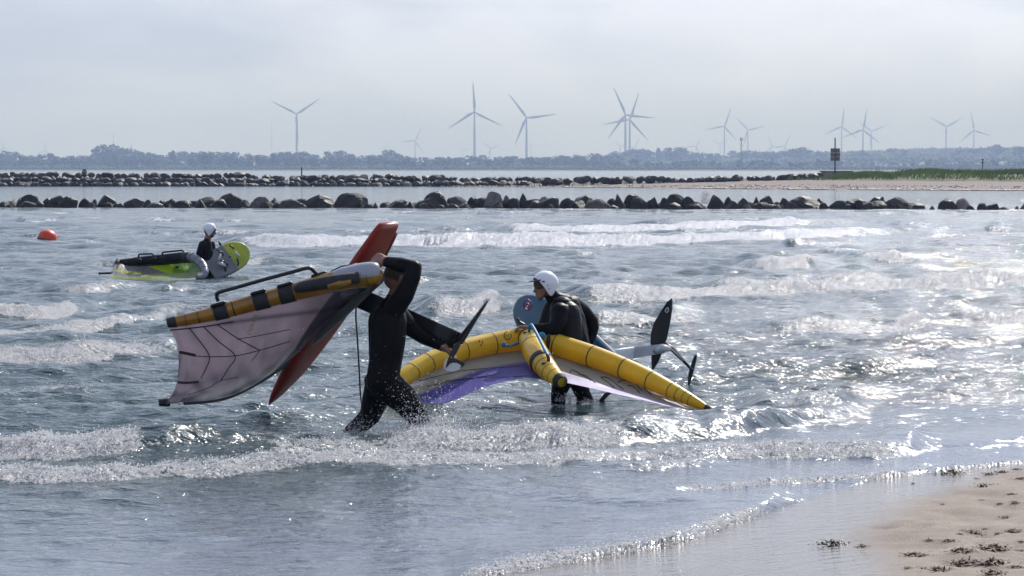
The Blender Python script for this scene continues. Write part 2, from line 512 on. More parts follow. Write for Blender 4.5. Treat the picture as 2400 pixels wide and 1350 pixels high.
# breaking waves: foot line of the front in photo pixels, height, front length (m), foam strength along px
BREAK = [
    ([(540, 578), (700, 586), (900, 583), (1300, 584), (1600, 577), (1900, 562), (2170, 549)], 0.30, 1.6, [(540, .0), (600, .8), (1500, 1), (1900, .8), (2000, .55), (2170, .0)], 2.6),
    ([(1170, 545), (1350, 549), (1600, 541), (1900, 531), (1990, 528)], 0.26, 1.6, [(1170, .0), (1230, .75), (1600, .7), (1850, .75), (1990, 0)], 2.4),
    ([(1740, 632), (1830, 638), (1920, 631)], 0.24, 1.0, [(1740, 0), (1790, .8), (1880, .8), (1920, 0)], 1.6),
    ([(1980, 612), (2100, 622), (2230, 612)], 0.2, 1.0, [(1980, 0), (2050, .6), (2180, .55), (2230, 0)], 1.6),
    ([(1350, 716), (1550, 712), (1740, 702), (1850, 700), (2000, 682), (2200, 684), (2420, 674)], 0.22, 0.8, [(1350, 0), (1420, .7), (1700, .7), (1780, .95), (1950, 1), (2150, .9), (2420, .9)], 1.3),
    ([(1380, 766), (1500, 769), (1610, 760)], 0.15, 0.6, [(1380, 0), (1420, .85), (1570, .85), (1610, 0)], 0.8),
    ([(1750, 790), (1950, 791), (2100, 781), (2220, 758)], 0.13, 0.6, [(1750, 0), (1850, .6), (2120, .7), (2220, 0)], 0.8),
    ([(2220, 752), (2320, 766), (2440, 764)], 0.16, 0.7, [(2220, 0), (2270, .85), (2440, .85)], 0.9),
    ([(-40, 754), (100, 757), (200, 742)], 0.20, 0.7, [(-40, 1), (150, .95), (200, 0)], 1.2),
    ([(-40, 797), (120, 790), (260, 776), (420, 745)], 0.11, 0.5, [(-40, .7), (250, .65), (380, .45), (420, 0)], 0.7),
    ([(-40, 866), (150, 856), (300, 842), (430, 836)], 0.13, 0.5, [(-40, .85), (350, .75), (430, .2)], 0.7),
    ([(100, 690), (200, 696), (310, 686)], 0.16, 0.7, [(100, 0), (180, .6), (260, .5), (310, 0)], 0.9),
    ([(990, 746), (1100, 747), (1200, 730)], 0.2, 0.7, [(990, 0), (1050, .85), (1150, .85), (1200, 0)], 1.1),
    ([(-40, 1100), (150, 1106), (320, 1102), (450, 1092), (640, 1087), (800, 1077), (1000, 1064), (1250, 1062), (1450, 1056), (1600, 1045), (1750, 1030), (1900, 1004), (2000, 990)], [(-40, .13), (330, .17), (560, .17), (700, .12), (900, .085), (1000, .11), (1250, .13), (1500, .16), (1750, .15), (2000, .1)], 0.42,
     [(-40, .95), (300, 1), (335, .25), (600, .3), (660, .55), (900, .65), (960, 1), (1430, 1), (1490, .25), (1740, .2), (1900, 0)], 0.62),
    ([(-40, 1146), (200, 1143), (450, 1131), (700, 1116), (1000, 1111), (1300, 1104), (1400, 1096), (1600, 1081), (1800, 1076), (2050, 1081), (2170, 1070)], 0.075, 0.36,
     [(-40, .85), (600, .8), (1000, .85), (1350, .85), (1420, .6), (1700, .6), (1800, .85), (2060, .9), (2120, .4), (2170, 0)], 0.4),
    ([(1340, 1110), (1500, 1113), (1680, 1100)], 0.045, 0.2, [(1340, 0), (1450, .5), (1620, .55), (1680, 0)], 0.25),
    ([(1080, 1378), (1250, 1338), (1430, 1318), (1600, 1276), (1840, 1192)], 0.035, 0.34, [(1080, .9), (1450, .85), (1700, .75), (1800, .5), (1840, 0)], 0.34),
    ([(1560, 1172), (1700, 1156), (1850, 1142), (2080, 1126), (2200, 1111), (2480, 1088)], 0.016, 0.16, [(1560, 0), (1650, .75), (2040, .8), (2200, .6), (2480, .65)], 0.2),
    ([(1760, 975), (1900, 977), (2000, 965)], 0.12, 0.4, [(1760, 0), (1850, .65), (1950, .7), (2000, 0)], 0.5),
    ([(2080, 1062), (2250, 1064), (2440, 1048)], 0.045, 0.5, [(2080, 0), (2250, .3), (2440, .3)], 0.3),
    ([(560, 1232), (900, 1222), (1180, 1228)], 0.02, 0.3, [(560, 0), (900, .0), (1180, 0)], 0.3),
    ([(1280, 1180), (1480, 1196), (1660, 1188)], 0.03, 0.2, [(1280, 0), (1480, .35), (1660, 0)], 0.2),
]
BREAK.append(([(-60, 489), (1200, 492), (2460, 496)], 0.03, 0.6, [(-60, .3), (600, .2), (1200, .4), (1700, .45), (2460, .5)], 0.9))     # wash at the foot of the boulders
# little whitecaps between them, seeded
rw = random.Random(21)
for _ in range(95):
    py = rw.choice([rw.uniform(496, 560), rw.uniform(500, 700), rw.uniform(600, 960)])
    px = rw.uniform(-60, 2460)
    ln = rw.uniform(30, 130) * (0.5 + (py - 450) / 400)
    s = rw.uniform(-0.06, 0.06)
    mpp = CAM_H / (py - HORIZON)          # metres per pixel there
    hgt = min(0.12, rw.uniform(6, 14) * mpp)
    BREAK.append(([(px - ln, py - s * ln), (px, py + 2), (px + ln, py + s * ln)], hgt, hgt * 4, [(px - ln, 0), (px - ln * .3, rw.uniform(.25, .62)), (px + ln * .4, rw.uniform(.2, .6)), (px + ln, 0)], hgt * 5))

WAVES = []
wr = np.random.default_rng(5)
for k in range(80):
    lam = 0.17 * (17 ** wr.random())                      # 0.17 .. 2.9 m
    th = wr.normal(0.0, 0.55) - math.pi / 2 + 0.12        # running towards the beach
    amp = 0.0054 * lam ** 0.6 * wr.uniform(0.5, 1.2)
    WAVES.append((2 * math.pi / lam * math.cos(th), 2 * math.pi / lam * math.sin(th), amp, wr.uniform(0, 6.28), lam))
for k in range(6):
    lam = wr.uniform(4, 7.5)
    th = wr.normal(0, 0.2) - math.pi / 2 + 0.1
    WAVES.append((2 * math.pi / lam * math.cos(th), 2 * math.pi / lam * math.sin(th), 0.009, wr.uniform(0, 6.28), lam))

CALM = [(1345, 22.7, 190, .9, .075), (400, 47.6, 190, 1.8, .03), (860, 20.1, 90, .7, .03), (1400, 21.3, 260, .8, .04)]
SWIRL = [(1310, 22.95, 26, .22), (1375, 23.2, 26, .22), (850, 19.75, 45, .25), (985, 19.5, 45, .28), (820, 20.1, 30, .2)]
def sea_fields(X, D, step, px):
    """height and foam of the sea at world x, y with the local mesh step"""
    sh = CAM_H_over(pl(SHORE, px))
    off = D - sh                                                  # metres seaward of the swash edge
    deep = smoothstep(0.2, 9.0, off)
    calm = 0.20 + 0.80 * deep
    Z = np.zeros_like(X)
    gust = 0.65 + 0.7 * fbm(X * 0.11, D * 0.11, 3, 3)
    for kx, ky, a, ph, lam in WAVES:
        fade = smoothstep(2.2, 4.5, lam / step)
        c = (np.exp(1.3 * np.sin(kx * X + ky * D + ph) - 1.3) - 0.36) * 1.5      # sharp crests, flat troughs
        Z += a * fade * c * (1 - 0.18 * a) * (gust if lam < 2 else 1)
    Z = Z + 3.0 * np.clip(Z, 0, 0.2) ** 2
    Z *= calm * (1 + 0.22 * smoothstep(19, 27, D))
    foam = np.zeros_like(X)
    lum = fbm(X * 14, D * 14, 4, 11)
    wob = fbm(X * 1.3, D * 1.3, 3, 23) - 0.5
    wob2 = fbm(X * 5, D * 5, 3, 29) - 0.5
    for pts, H, wf, fl, fw in BREAK:
        x0, x1 = min(p[0] for p in pts), max(p[0] for p in pts)
        py0, py1 = min(p[1] for p in pts), max(p[1] for p in pts)
        dmin, dmax = dist(py1) - 3 * wf - 1, dist(py0) + 8 * wf + 1
        sel = (px > x0 - 60) & (px < x1 + 60) & (D > dmin) & (D < dmax)
        if not sel.any(): continue
        p = px[sel]
        base = CAM_H_over(pl(pts, p))
        s = D[sel] - base + wob[sel] * wf * 0.9 + wob2[sel] * wf * 0.15
        endf = smoothstep(x0 - 50, x0 + 40, p) * (1 - smoothstep(x1 - 40, x1 + 50, p))
        hvar = (0.7 + 0.75 * fbm(X[sel] * 0.8, D[sel] * 0.3, 2, 41)) * (0.55 + 0.9 * fbm(X[sel] * 60 / np.maximum(18, D[sel]), D[sel] * .5, 3, 43))
        front = smoothstep(0, wf, s)
        back = 1 - smoothstep(wf, wf * 5.5, s)
        Hh = pl(H, p) if isinstance(H, list) else H
        Z[sel] += Hh * (0.9 - 0.22 * smoothstep(21, 28, D[sel])) * endf * hvar * front ** 0.8 * back
        fs = pl(fl, p) * endf * np.clip(0.66 + 0.8 * fbm(X[sel] * 0.9 * 20 / np.maximum(20, D[sel]), D[sel] * .25, 3, 61), 0, 1.15)
        fmask = smoothstep(-0.10 * wf, 0.15 * wf, s) * (1 - smoothstep(fw * 0.55, fw * 1.5, s))
        trail = 0.28 * smoothstep(0, wf, s) * (1 - smoothstep(fw, fw * 4.5, s)) * fs
        foam[sel] = np.maximum(foam[sel], np.maximum(fmask * fs * (1 + 0.2 * smoothstep(24, 30, D[sel])), trail))
    for cx, cd, rx, rd, dep in CALM:                              # hollows between the crests
        g = np.exp(-((px - cx) / rx) ** 2 - ((D - cd) / rd) ** 2)
        Z = Z * (1 - .85 * g) - dep * g
        foam = foam * (1 - .8 * g)
    for cx, cd, rx, rd in SWIRL:                                  # churned water round the legs
        foam = np.maximum(foam, 0.72 * np.exp(-((px - cx) / rx) ** 2 - ((D - cd) / rd) ** 2))
    return Z, foam, lum, off

def build_sea():
    d = [7.0]
    while d[-1] < 11.5: d.append(d[-1] * 1.02)
    while d[-1] < 26: d.append(d[-1] * 1.0027)
    while d[-1] < 90: d.append(d[-1] * 1.0025)
    while d[-1] < 150: d.append(d[-1] * 1.005)
    while d[-1] < 3300: d.append(d[-1] * 1.022)
    d = np.array(d)
    core = np.linspace(-0.205, 0.205, 640)
    side = np.array([0.215, 0.23, 0.26, 0.32, 0.45, 0.7, 1.1, 1.8])
    u = np.concatenate([-side[::-1], core, side])
    Dg, Ug = np.meshgrid(d, u, indexing='ij')
    X = Dg * Ug
    step = np.gradient(d)[:, None] * np.ones_like(Ug)
    px = 1200 + F_PX * Ug
    Z, foam, lum, off = sea_fields(X, Dg, step, px)
    near = 1 - smoothstep(28, 60, Dg)
    Z += foam * (lum - 0.4) * (0.06 * near + 0.10 * (1 - near)) * smoothstep(0.2, 0.6, foam)
    shallow = np.maximum(1 - smoothstep(0.5, 11.0, off), 0.5 * smoothstep(70, 220, Dg))
    # thin film that dips under the sand beyond the swash edge
    Z = np.where(off < 0, off * 0.10, Z)
    rough = 0.085 - 0.03 * smoothstep(18, 40, Dg) + 0.09 * smoothstep(60, 400, Dg)
    bumpk = (0.46 + 0.62 * smoothstep(1.0, 8.0, off)) * (1 - 0.25 * smoothstep(20, 60, Dg))
    bumpk = bumpk * (1 - 0.75 * np.exp(-((px - 1400) / 260) ** 2 - ((Dg - 21.3) / .8) ** 2))
    V = np.stack([X, Dg, Z], -1).reshape(-1, 3)
    o = np_mesh('sea', V, grid_quads(*X.shape), M['water'], attrs={
        'foam': foam.ravel(), 'shallow': shallow.ravel(), 'rough': rough.ravel(), 'bumpk': bumpk.ravel(),
        'gloss': (0.5 - 0.27 * smoothstep(70, 260, Dg)).ravel()})
    tag(o, kind='structure')
    return X, Dg, Z, foam
SX, SD, SZ, SF = build_sea()
def sea_z(x, y):
    i = np.searchsorted(SD[:, 0], y); i = min(max(i, 1), len(SD) - 1)
    j = int(np.argmin(np.abs(SX[i] - x)))
    return float(SZ[i, j])

# foam bubbles thrown up along the breakers (one mass nobody could count)
OCT_V = np.array([(1, 0, 0), (-1, 0, 0), (0, 1, 0), (0, -1, 0), (0, 0, 1), (0, 0, -1)], dtype=np.float32)
OCT_F = np.array([(0, 2, 4), (2, 1, 4), (1, 3, 4), (3, 0, 4), (2, 0, 5), (1, 2, 5), (3, 1, 5), (0, 3, 5)])
def blobs(name, P, R, mat, parent=None):
    n = len(P)
    ang = rng.uniform(0, 6.28, (n, 1, 1))
    base = OCT_V[None] * (0.75 + 0.5 * rng.random((n, 6, 1)))
    c, s = np.cos(ang), np.sin(ang)
    rot = np.concatenate([base[..., :1] * c - base[..., 1:2] * s, base[..., :1] * s + base[..., 1:2] * c, base[..., 2:]], -1)
    V = (rot * R[:, None, None] + P[:, None]).reshape(-1, 3)
    T = (OCT_F[None] + 6 * np.arange(n)[:, None, None]).reshape(-1, 3)
    return np_mesh(name, V, None, mat, parent, tris=T)
def build_foam():
    prob = np.clip(SF - 0.42, 0, 1) * (SD < 30) * (SD > 10.5) * (np.abs(SX / SD) < 0.2)
    w = (prob * SD ** 0.9).ravel(); w /= w.sum()
    idx = rng.choice(len(w), 20000, p=w)
    X, D, Z = SX.ravel()[idx], SD.ravel()[idx], SZ.ravel()[idx]
    up = rng.exponential(1.0, len(idx)) * 0.008
    R = 0.0018 + 0.0055 * rng.random(len(idx)) ** 2
    P = np.stack([X + rng.normal(0, .01, len(idx)), D + rng.normal(0, .02, len(idx)), Z + up], -1)
    o = blobs('sea_foam', P, R, M['foam'])
    tag(o, 'white bubbling foam along the breaking wave crests', 'foam', kind='stuff')
build_foam()

# ------------------------------------------------------------------ beach
def build_beach():
    d = np.concatenate([np.linspace(1.5, 11, 40)[:-1], np.linspace(11, 22, 260), np.linspace(22.3, 60, 20)])
    u = np.concatenate([np.linspace(-3, -0.21, 12)[:-1], np.linspace(-0.21, 0.22, 300), np.linspace(0.23, 3, 16)])
    Dg, Ug = np.meshgrid(d, u, indexing='ij')
    X = Dg * Ug
    px = 1200 + F_PX * Ug
    w = CAM_H_over(pl(SHORE, px)) - Dg                      # metres up the beach
    Z = np.where(w > 0, 0.004 + 0.018 * w + 0.012 * np.clip(w - 1.2, 0, 9), 0.004 + 0.05 * w)
    Z = np.maximum(Z, -0.9)
    PX, PY = project(X, Dg, Z)
    edge = np.interp(PY, [1075, 1095, 1140, 1175, 1240, 1290, 1350, 1500, 2500], [2600, 2395, 2260, 2135, 2045, 2050, 2100, 2200, 2400])
    wob = (fbm(X * 1.1, Dg * 1.1, 4, 5) - 0.5) * 150
    dry = smoothstep(-110, 80, PX - edge + wob * 0.6)
    dry = np.where(w > 0.05, dry, 0)
    Z += dry * (fbm(X * 3, Dg * 3, 4, 9) - 0.45) * 0.045
    rf = random.Random(88)
    for k in range(90):                                        # trodden dents and little scours
        h = rf.uniform(11.5, 18); ux = rf.uniform(.10, .21)
        cx, cd, rr = ux * h, h, rf.uniform(.05, .12)
        g = np.exp(-((X - cx) / rr) ** 2 - ((Dg - cd) / (rr * 1.6)) ** 2)
        ring = np.exp(-((X - cx) / (rr * 1.7)) ** 2 - ((Dg - cd) / (rr * 2.6)) ** 2)
        Z += dry * (ring * .005 - g * rf.uniform(.010, .028))
    o = np_mesh('beach', np.stack([X, Dg, Z], -1).reshape(-1, 3), grid_quads(*X.shape), M['sand_beach'], attrs={'dry': dry.ravel()})
    tag(o, kind='structure')
    return X, Dg, Z
BX, BD, BZ = build_beach()
def beach_hit(px, py):
    """where a pixel's ray meets the beach"""
    z = 0.05
    for _ in range(12):
        d = dist(py, z)
        x = Q(px, py, d).x
        i = int(np.argmin(np.abs(BD[:, 0] - d)))
        j = int(np.argmin(np.abs(BX[i] - x)))
        z = float(BZ[i, j])
    return Vector((x, d, z))

# ------------------------------------------------------------------ far shore, spit, haze
def build_far():
    # land beyond the bay
    xs = np.concatenate([np.linspace(-9000, -900, 30)[:-1], np.linspace(-900, 900, 160), np.linspace(900, 9000, 30)[1:]])
    ys = np.concatenate([np.array([2985, 2995, 3005, 3030, 3080]), np.linspace(3150, 8000, 60), np.linspace(8300, 16000, 20)])
    Y, X = np.meshgrid(ys, xs, indexing='ij')
    rise = smoothstep(2990, 3010, Y)
    Z = -0.6 + rise * (1.6 + 1.0 * fbm(X * 0.01, Y * 0.01, 3, 2)) + smoothstep(3600, 5200, Y) * smoothstep(0.03, 0.16, X / Y) * (20 + 16 * fbm(X * 0.0021, Y * 0.001, 3, 8)) * (1 - 0.0 * Y)
    o = np_mesh('far_shore', np.stack([X, Y, Z], -1).reshape(-1, 3), grid_quads(*X.shape), M['land'])
    tag(o, kind='structure')
    return X, Y, Z
FX, FY, FZ = build_far()
def land_z(x, y):
    i = int(np.argmin(np.abs(FY[:, 0] - y))); j = int(np.argmin(np.abs(FX[0] - x)))
    return float(FZ[i, j])

def tree_meshes(seed, kind):
    """trunk with limbs, and a crown of leaf clumps: unit tree 1 m high"""
    r = random.Random(seed)
    tv, tf = [], []
    def limb(a, b, ra, rb, n=5):
        a, b = Vector(a), Vector(b)
        dz = (b - a).normalized()
        x = dz.orthogonal().normalized(); y = dz.cross(x)
        k = len(tv)
        for p, rr in ((a, ra), (b, rb)):
            for i in range(n):
                t = 2 * math.pi * i / n
                tv.append(p + x * rr * math.cos(t) + y * rr * math.sin(t))
        for i in range(n):
            j = (i + 1) % n
            tf.append((k + i, k + j, k + n + j, k + n + i))
    limb((0, 0, -0.05), (0, 0, 0.35), 0.03, 0.022)
    limb((0, 0, 0.35), (0.02, 0, 0.75), 0.022, 0.008)
    cent = []
    wid = {'round': 0.42, 'tall': 0.24, 'cone': 0.2, 'bush': 0.6}[kind]
    for i in range(7):
        t = 2 * math.pi * r.random(); h = r.uniform(0.3, 0.75)
        q = (math.cos(t) * wid * 0.6, math.sin(t) * wid * 0.6, min(0.95, h + 0.12))
        limb((0, 0, h * 0.8), q, 0.012, 0.004, 4)
        cent.append(q)
    cv, cf = [], []
    lobes = []
    for i in range(22):
        t = 2 * math.pi * r.random(); 
        if kind == 'cone':
            h = r.uniform(0.12, 0.95); rr = wid * (1 - h) * 0.9
        elif kind == 'bush':
            h = r.uniform(0.1, 0.75); rr = wid * math.sqrt(max(0, 1 - (h / 0.95) ** 2)) * r.random() ** 0.5
        else:
            h = r.uniform(0.22, 0.86); rr = wid * math.sqrt(max(0, 1 - ((h - 0.5) / 0.48) ** 2)) * r.random() ** 0.4
        lobes.append((math.cos(t) * rr, math.sin(t) * rr, h, r.uniform(0.09, 0.17) * (0.7 if kind == 'cone' else 1)))
    for lx, ly, lz, lr in lobes:
        for _ in range(26):
            v = Vector((r.gauss(0, 1), r.gauss(0, 1), r.gauss(0, 1))).normalized() * lr * r.uniform(0.6, 1.05)
            c = Vector((lx, ly, lz)) + v
            if c.z < 0.04: c.z = 0.04
            nrm = (v.normalized() + Vector((r.gauss(0, .4), r.gauss(0, .4), r.gauss(0, .4)))).normalized()
            a = nrm.orthogonal().normalized(); b = nrm.cross(a)
            s = r.uniform(0.03, 0.055)
            k = len(cv)
            cv += [c + a * s, c + b * s * r.uniform(.7, 1.2), c - a * s, c - b * s]
            cf.append((k, k + 1, k + 2, k + 3))
    def me(name, v, f, m):
        q = bpy.data.meshes.new(name); q.from_pydata([tuple(x) for x in v], [], f); q.materials.append(m); q.update(); return q
    return me('trunk', tv, tf, M['bark']), me('crown', cv, cf, M['leaf'])
TREES = {k: [tree_meshes(s * 13 + i, k) for s in range(3)] for i, k in enumerate(('round', 'tall', 'cone', 'bush'))}
def add_tree(px, ytop, d, kind, wscale, label, group, seed):
    r = random.Random(seed)
    p = Q(px, 390, d)
    z0 = land_z(p.x, d)
    H = Q(px, ytop, d).z - z0
    root = empty('tree', (p.x, d, z0))
    t, c = TREES[kind][r.randrange(3)]
    for name, me in (('trunk', t), ('crown', c)):
        o = link(bpy.data.objects.new(name, me), root)
    root.scale = (H * wscale, H * wscale, H)
    root.rotation_euler = (0, 0, r.uniform(0, 6.28))
    tag(root, label, 'tree', group)

MARKS = [(-400, ''), (106, 'the small turbine at the low end'), (262, 'the highest clump with a thin mast'), (695, 'the turbine shaped like a Y'), (973, 'the lone medium turbine'), (1112, 'the tallest turbine'), (1234, 'the turbine with a level blade'),
         (1471, 'the crossing turbine pair'), (1737, 'the lattice mast'), (1957, 'the sign post'), (2218, 'the turbine with a raised V'), (2303, 'the small beacon'), (2900, '')]
def near_mark(px):
    k = min(MARKS[1:-1], key=lambda m: abs(m[0] - px))
    if abs(k[0] - px) < 45: return 'under ' + k[1] if 'clump' not in k[1] else 'in ' + k[1]
    lo = [m for m in MARKS if m[0] <= px][-1]; hi = [m for m in MARKS if m[0] > px][0]
    if not lo[1]: return 'outside ' + hi[1]
    if not hi[1]: return 'outside ' + lo[1]
    return ('just past ' if px - lo[0] < hi[0] - px else 'approaching ') + (lo[1] if px - lo[0] < hi[0] - px else hi[1])
SKY_L = [(-60, 356), (0, 352), (20, 351), (45, 362), (80, 362), (112, 357), (160, 363), (225, 360), (240, 346), (262, 337), (285, 343), (305, 349), (330, 357), (420, 354), (450, 357), (500, 356), (545, 351), (580, 357), (610, 359), (640, 356), (690, 352), (720, 354), (755, 364), (785, 352), (800, 350), (835, 368), (880, 363), (905, 352), (930, 357), (955, 367), (1000, 369), (1050, 365), (1090, 363), (1120, 359), (1160, 362), (1220, 367), (1290, 362), (1330, 363), (1400, 361), (1440, 353), (1465, 350), (1500, 346), (1540, 350), (1590, 341), (1625, 352), (1680, 356), (1740, 354), (1780, 350), (1810, 355), (1870, 346), (1900, 354), (1920, 350), (1960, 356), (2000, 352), (2060, 354), (2105, 347), (2150, 355), (2210, 350), (2270, 347), (2330, 339), (2365, 341), (2460, 347)]
rt = random.Random(3)
x = -50.0
i = 0
while x < 2450:                                     # skyline trees
    top = float(pl(SKY_L, x)) + rt.uniform(-3, 5)
    left = x < 1430
    d = rt.uniform(3350, 3900) if left else rt.uniform(4300, 5200)
    kind = rt.choice(['round', 'round', 'round', 'bush', 'tall'])
    if i % 37 == 30: kind = 'cone'
    if 232 < x < 325: kind = 'round'
    ws = {'round': rt.uniform(1.2, 1.8), 'tall': rt.uniform(1.3, 1.8), 'cone': 1.0, 'bush': rt.uniform(1.2, 1.8)}[kind]
    lab = {'round': 'round crowned', 'bush': 'low spreading', 'tall': 'slender upright', 'cone': 'pointed conifer'}[kind] + ' hazy skyline tree ' + near_mark(x)
    add_tree(x, top, d, kind, ws, lab, 'trees on the far skyline', i)
    x += rt.uniform(11, 19)
    i += 1
x = -50.0
while x < 2450:                                     # nearer row along the water
    top = 371 + rt.uniform(-5, 9) + (3 if x > 1400 else 0)
    if 440 < x < 720 or 200 < x < 330: top -= 7
    if rt.random() < 0.07: top -= 8
    kind = rt.choice(['round', 'bush', 'bush', 'tall'])
    ws = {'round': rt.uniform(1.1, 1.5), 'tall': rt.uniform(1.3, 1.7), 'bush': rt.uniform(1.2, 1.9)}[kind]
    lab = {'round': 'round', 'bush': 'low bushy', 'tall': 'upright'}[kind] + ' waterside front row tree ' + near_mark(x)
    add_tree(x, top, rt.uniform(3060, 3250), kind, ws, lab, 'front row of trees on the far shore', 1000 + i)
    x += rt.uniform(18, 30)
    i += 1

def build_scrub():
    """reeds and scrub that read as one mass along the far bank"""
    n = 34000
    px = rng.uniform(-900, 3100, n)
    d = rng.uniform(3015, 3330, n)
    X = (px - 1200) / F_PX * d
    hmax = 3.2 + 4.5 * fbm(X * 0.02, d * 0.004, 3, 5) * smoothstep(3030, 3200, d)
    z = 0.8 + rng.random(n) * hmax
    P = np.stack([X, d, z], -1)
    R = rng.uniform(0.8, 1.9, n)
    o = blobs('far_scrub', P, R, M['bush'])
    tag(o, 'grey green scrub and reeds along the far bank', 'scrub', kind='stuff')
    n = 26000                                        # wooded hill on the right, and the wood running on beyond the other end
    px = np.where(rng.random(n) < .84, rng.uniform(1380, 3100, n), rng.uniform(-900, -55, n))
    d = np.where(px > 0, rng.uniform(4200, 6000, n), rng.uniform(3400, 3900, n))
    X = (px - 1200) / F_PX * d
    z = np.array([land_z(a, b) for a, b in zip(X[:n], d[:n])]) + rng.random(n) * np.where(px > 0, 9, 15)
    o = blobs('far_wood', np.stack([X, d, z], -1), rng.uniform(2, 5, n), M['bush'])
    tag(o, 'hazy wooded slope behind the far shore', 'wood', kind='stuff')
build_scrub()

# wind turbines: hub pixel, blade length px, angle of the first blade (degrees clockwise from up), yaw
TURB = [
    (695, 267, 66, 296.5, 'large wind turbine standing alone over the woods, blades like a Y'),
    (1112, 262, 72, 356.8, 'tallest wind turbine with one blade pointing straight up'),
    (1234, 276, 70, 323, 'large wind turbine with one blade lying almost level'),
    (1466, 269, 70, 336, 'taller wind turbine of the crossing pair'),
    (1476, 280, 66, 18.5, 'shorter wind turbine of the crossing pair'),
    (973, 330, 35, 25, 'medium wind turbine standing alone between two much larger ones'),
    (1149, 348, 29, 309, 'small wind turbine in front of the low hills beside the tallest turbine'),
    (1698, 296, 46, 19, 'medium wind turbine next to a lattice mast with antennas'),
    (1753, 305, 42, 316, 'medium wind turbine just behind the lattice mast with antennas'),
    (1973, 297, 46, 6, 'medium wind turbine above the sign post on the spit'),
    (2023, 304, 52, 9, 'taller one of two turbines standing close together'),
    (2043, 308, 40, 306, 'shorter one of two turbines standing close together'),
    (2218, 297, 46, 300, 'medium wind turbine with two blades raised in a V'),
    (2283, 305, 46, 349, 'medium wind turbine beyond the wooded hill near the small beacon'),
]
SMALL = [(7, 346, 24, 348), (106, 353, 24, 3), (305, 352, 25, 19), (907, 342, 16, 356), (1085, 353, 13, 306), (1245, 343, 14, 340), (1454, 343, 23, 310),
         (1488, 345, 25, 27), (1632, 343, 24, 28), (1688, 339, 20, 300), (1809, 343, 26, 340), (1839, 343, 31, 27)]
def blade_mesh():
    """unit blade along +z: thick root, widest at a fifth, slender tip, with slight prebend"""
    v, f = [], []
    st = [(0, .022, .022, 0), (.06, .024, .022, 0), (.2, .047, .014, 0.002), (.45, .033, .009, 0.006), (.75, .02, .005, 0.014), (.95, .011, .003, 0.022), (1.0, .004, .002, 0.025)]
    for z, c, t, off in st:
        for i in range(8):
            a = 2 * math.pi * i / 8
            v.append((c * math.cos(a) + (0.3 * c if z > .1 else 0) , t * math.sin(a) - off, z))
    for k in range(len(st) - 1):
        for i in range(8):
            j = (i + 1) % 8
            f.append((k * 8 + i, k * 8 + j, k * 8 + 8 + j, k * 8 + 8 + i))
    f.append(tuple(range(7, -1, -1))); f.append(tuple(len(v) - 8 + i for i in range(8)))
    m = bpy.data.meshes.new('blade'); m.from_pydata(v, [], f); m.materials.append(M['turbine']); m.update()
    for p in m.polygons: p.use_smooth = True
    return m
BLADE = blade_mesh()
def lathe(name, prof, mat, n=14, axis='z'):
    v, f = [], []
    for r, z in prof:
        for i in range(n):
            a = 2 * math.pi * i / n
            v.append((r * math.cos(a), r * math.sin(a), z) if axis == 'z' else (r * math.cos(a), z, r * math.sin(a)))
    for k in range(len(prof) - 1):
        for i in range(n):
            j = (i + 1) % n
            f.append((k * n + i, k * n + j, k * n + n + j, k * n + n + i))
    f.append(tuple(range(n - 1, -1, -1))); f.append(tuple((len(prof) - 1) * n + i for i in range(n)))
    m = bpy.data.meshes.new(name); m.from_pydata(v, [], f); m.materials.append(mat); m.update()
    for p in m.polygons: p.use_smooth = True
    return m
TOWER = lathe('tower', [(.038, 0), (.036, .3), (.030, .7), (.022, 1.0)], M['turbine'])
NAC = lathe('nacelle', [(.02, -.05), (.032, -.03), (.034, .05), (.026, .12), (.012, .13)], M['turbine'], 10, 'y')
HUB = lathe('hub', [(.004, -.10), (.018, -.09), (.026, -.06), (.026, -.045)], M['turbine'], 10, 'y')
def add_turbine(px, py, blen, ang, label, group):
    B = 58.0 if blen > 60 else (50.0 if blen > 30 else 40.0)
    d = F_PX * B / blen
    if d > 8600:
        d = 8600; B = blen * d / F_PX
    hub = Q(px, py, d)
    z0 = land_z(hub.x, d) - 2
    root = empty('wind_turbine', (hub.x, d, z0))
    h = hub.z - z0
    t = link(bpy.data.objects.new('tower', TOWER), root); t.scale = (B * 1.15, B * 1.15, h - 0.02 * B); t.location = (0, B * .05, 0)
    for nm, me in (('nacelle', NAC), ('hub', HUB)):
        o = link(bpy.data.objects.new(nm, me), root); o.scale = (B, B, B); o.location = (0, B * 0.05, h)
    for k in range(3):
        b = link(bpy.data.objects.new('blade', BLADE), root)
        b.scale = (B * 1.0, B, B); b.location = (0, -B * 0.02, h)
        b.rotation_euler = (0, math.radians(ang + 120 * k), 0)
    tag(root, label, 'wind turbine', group)
for a in TURB: add_turbine(*a, 'wind turbines behind the far shore')
for a in SMALL: add_turbine(*a, 'small faint wind turbine far behind the trees of the shore', 'wind turbines behind the far shore')

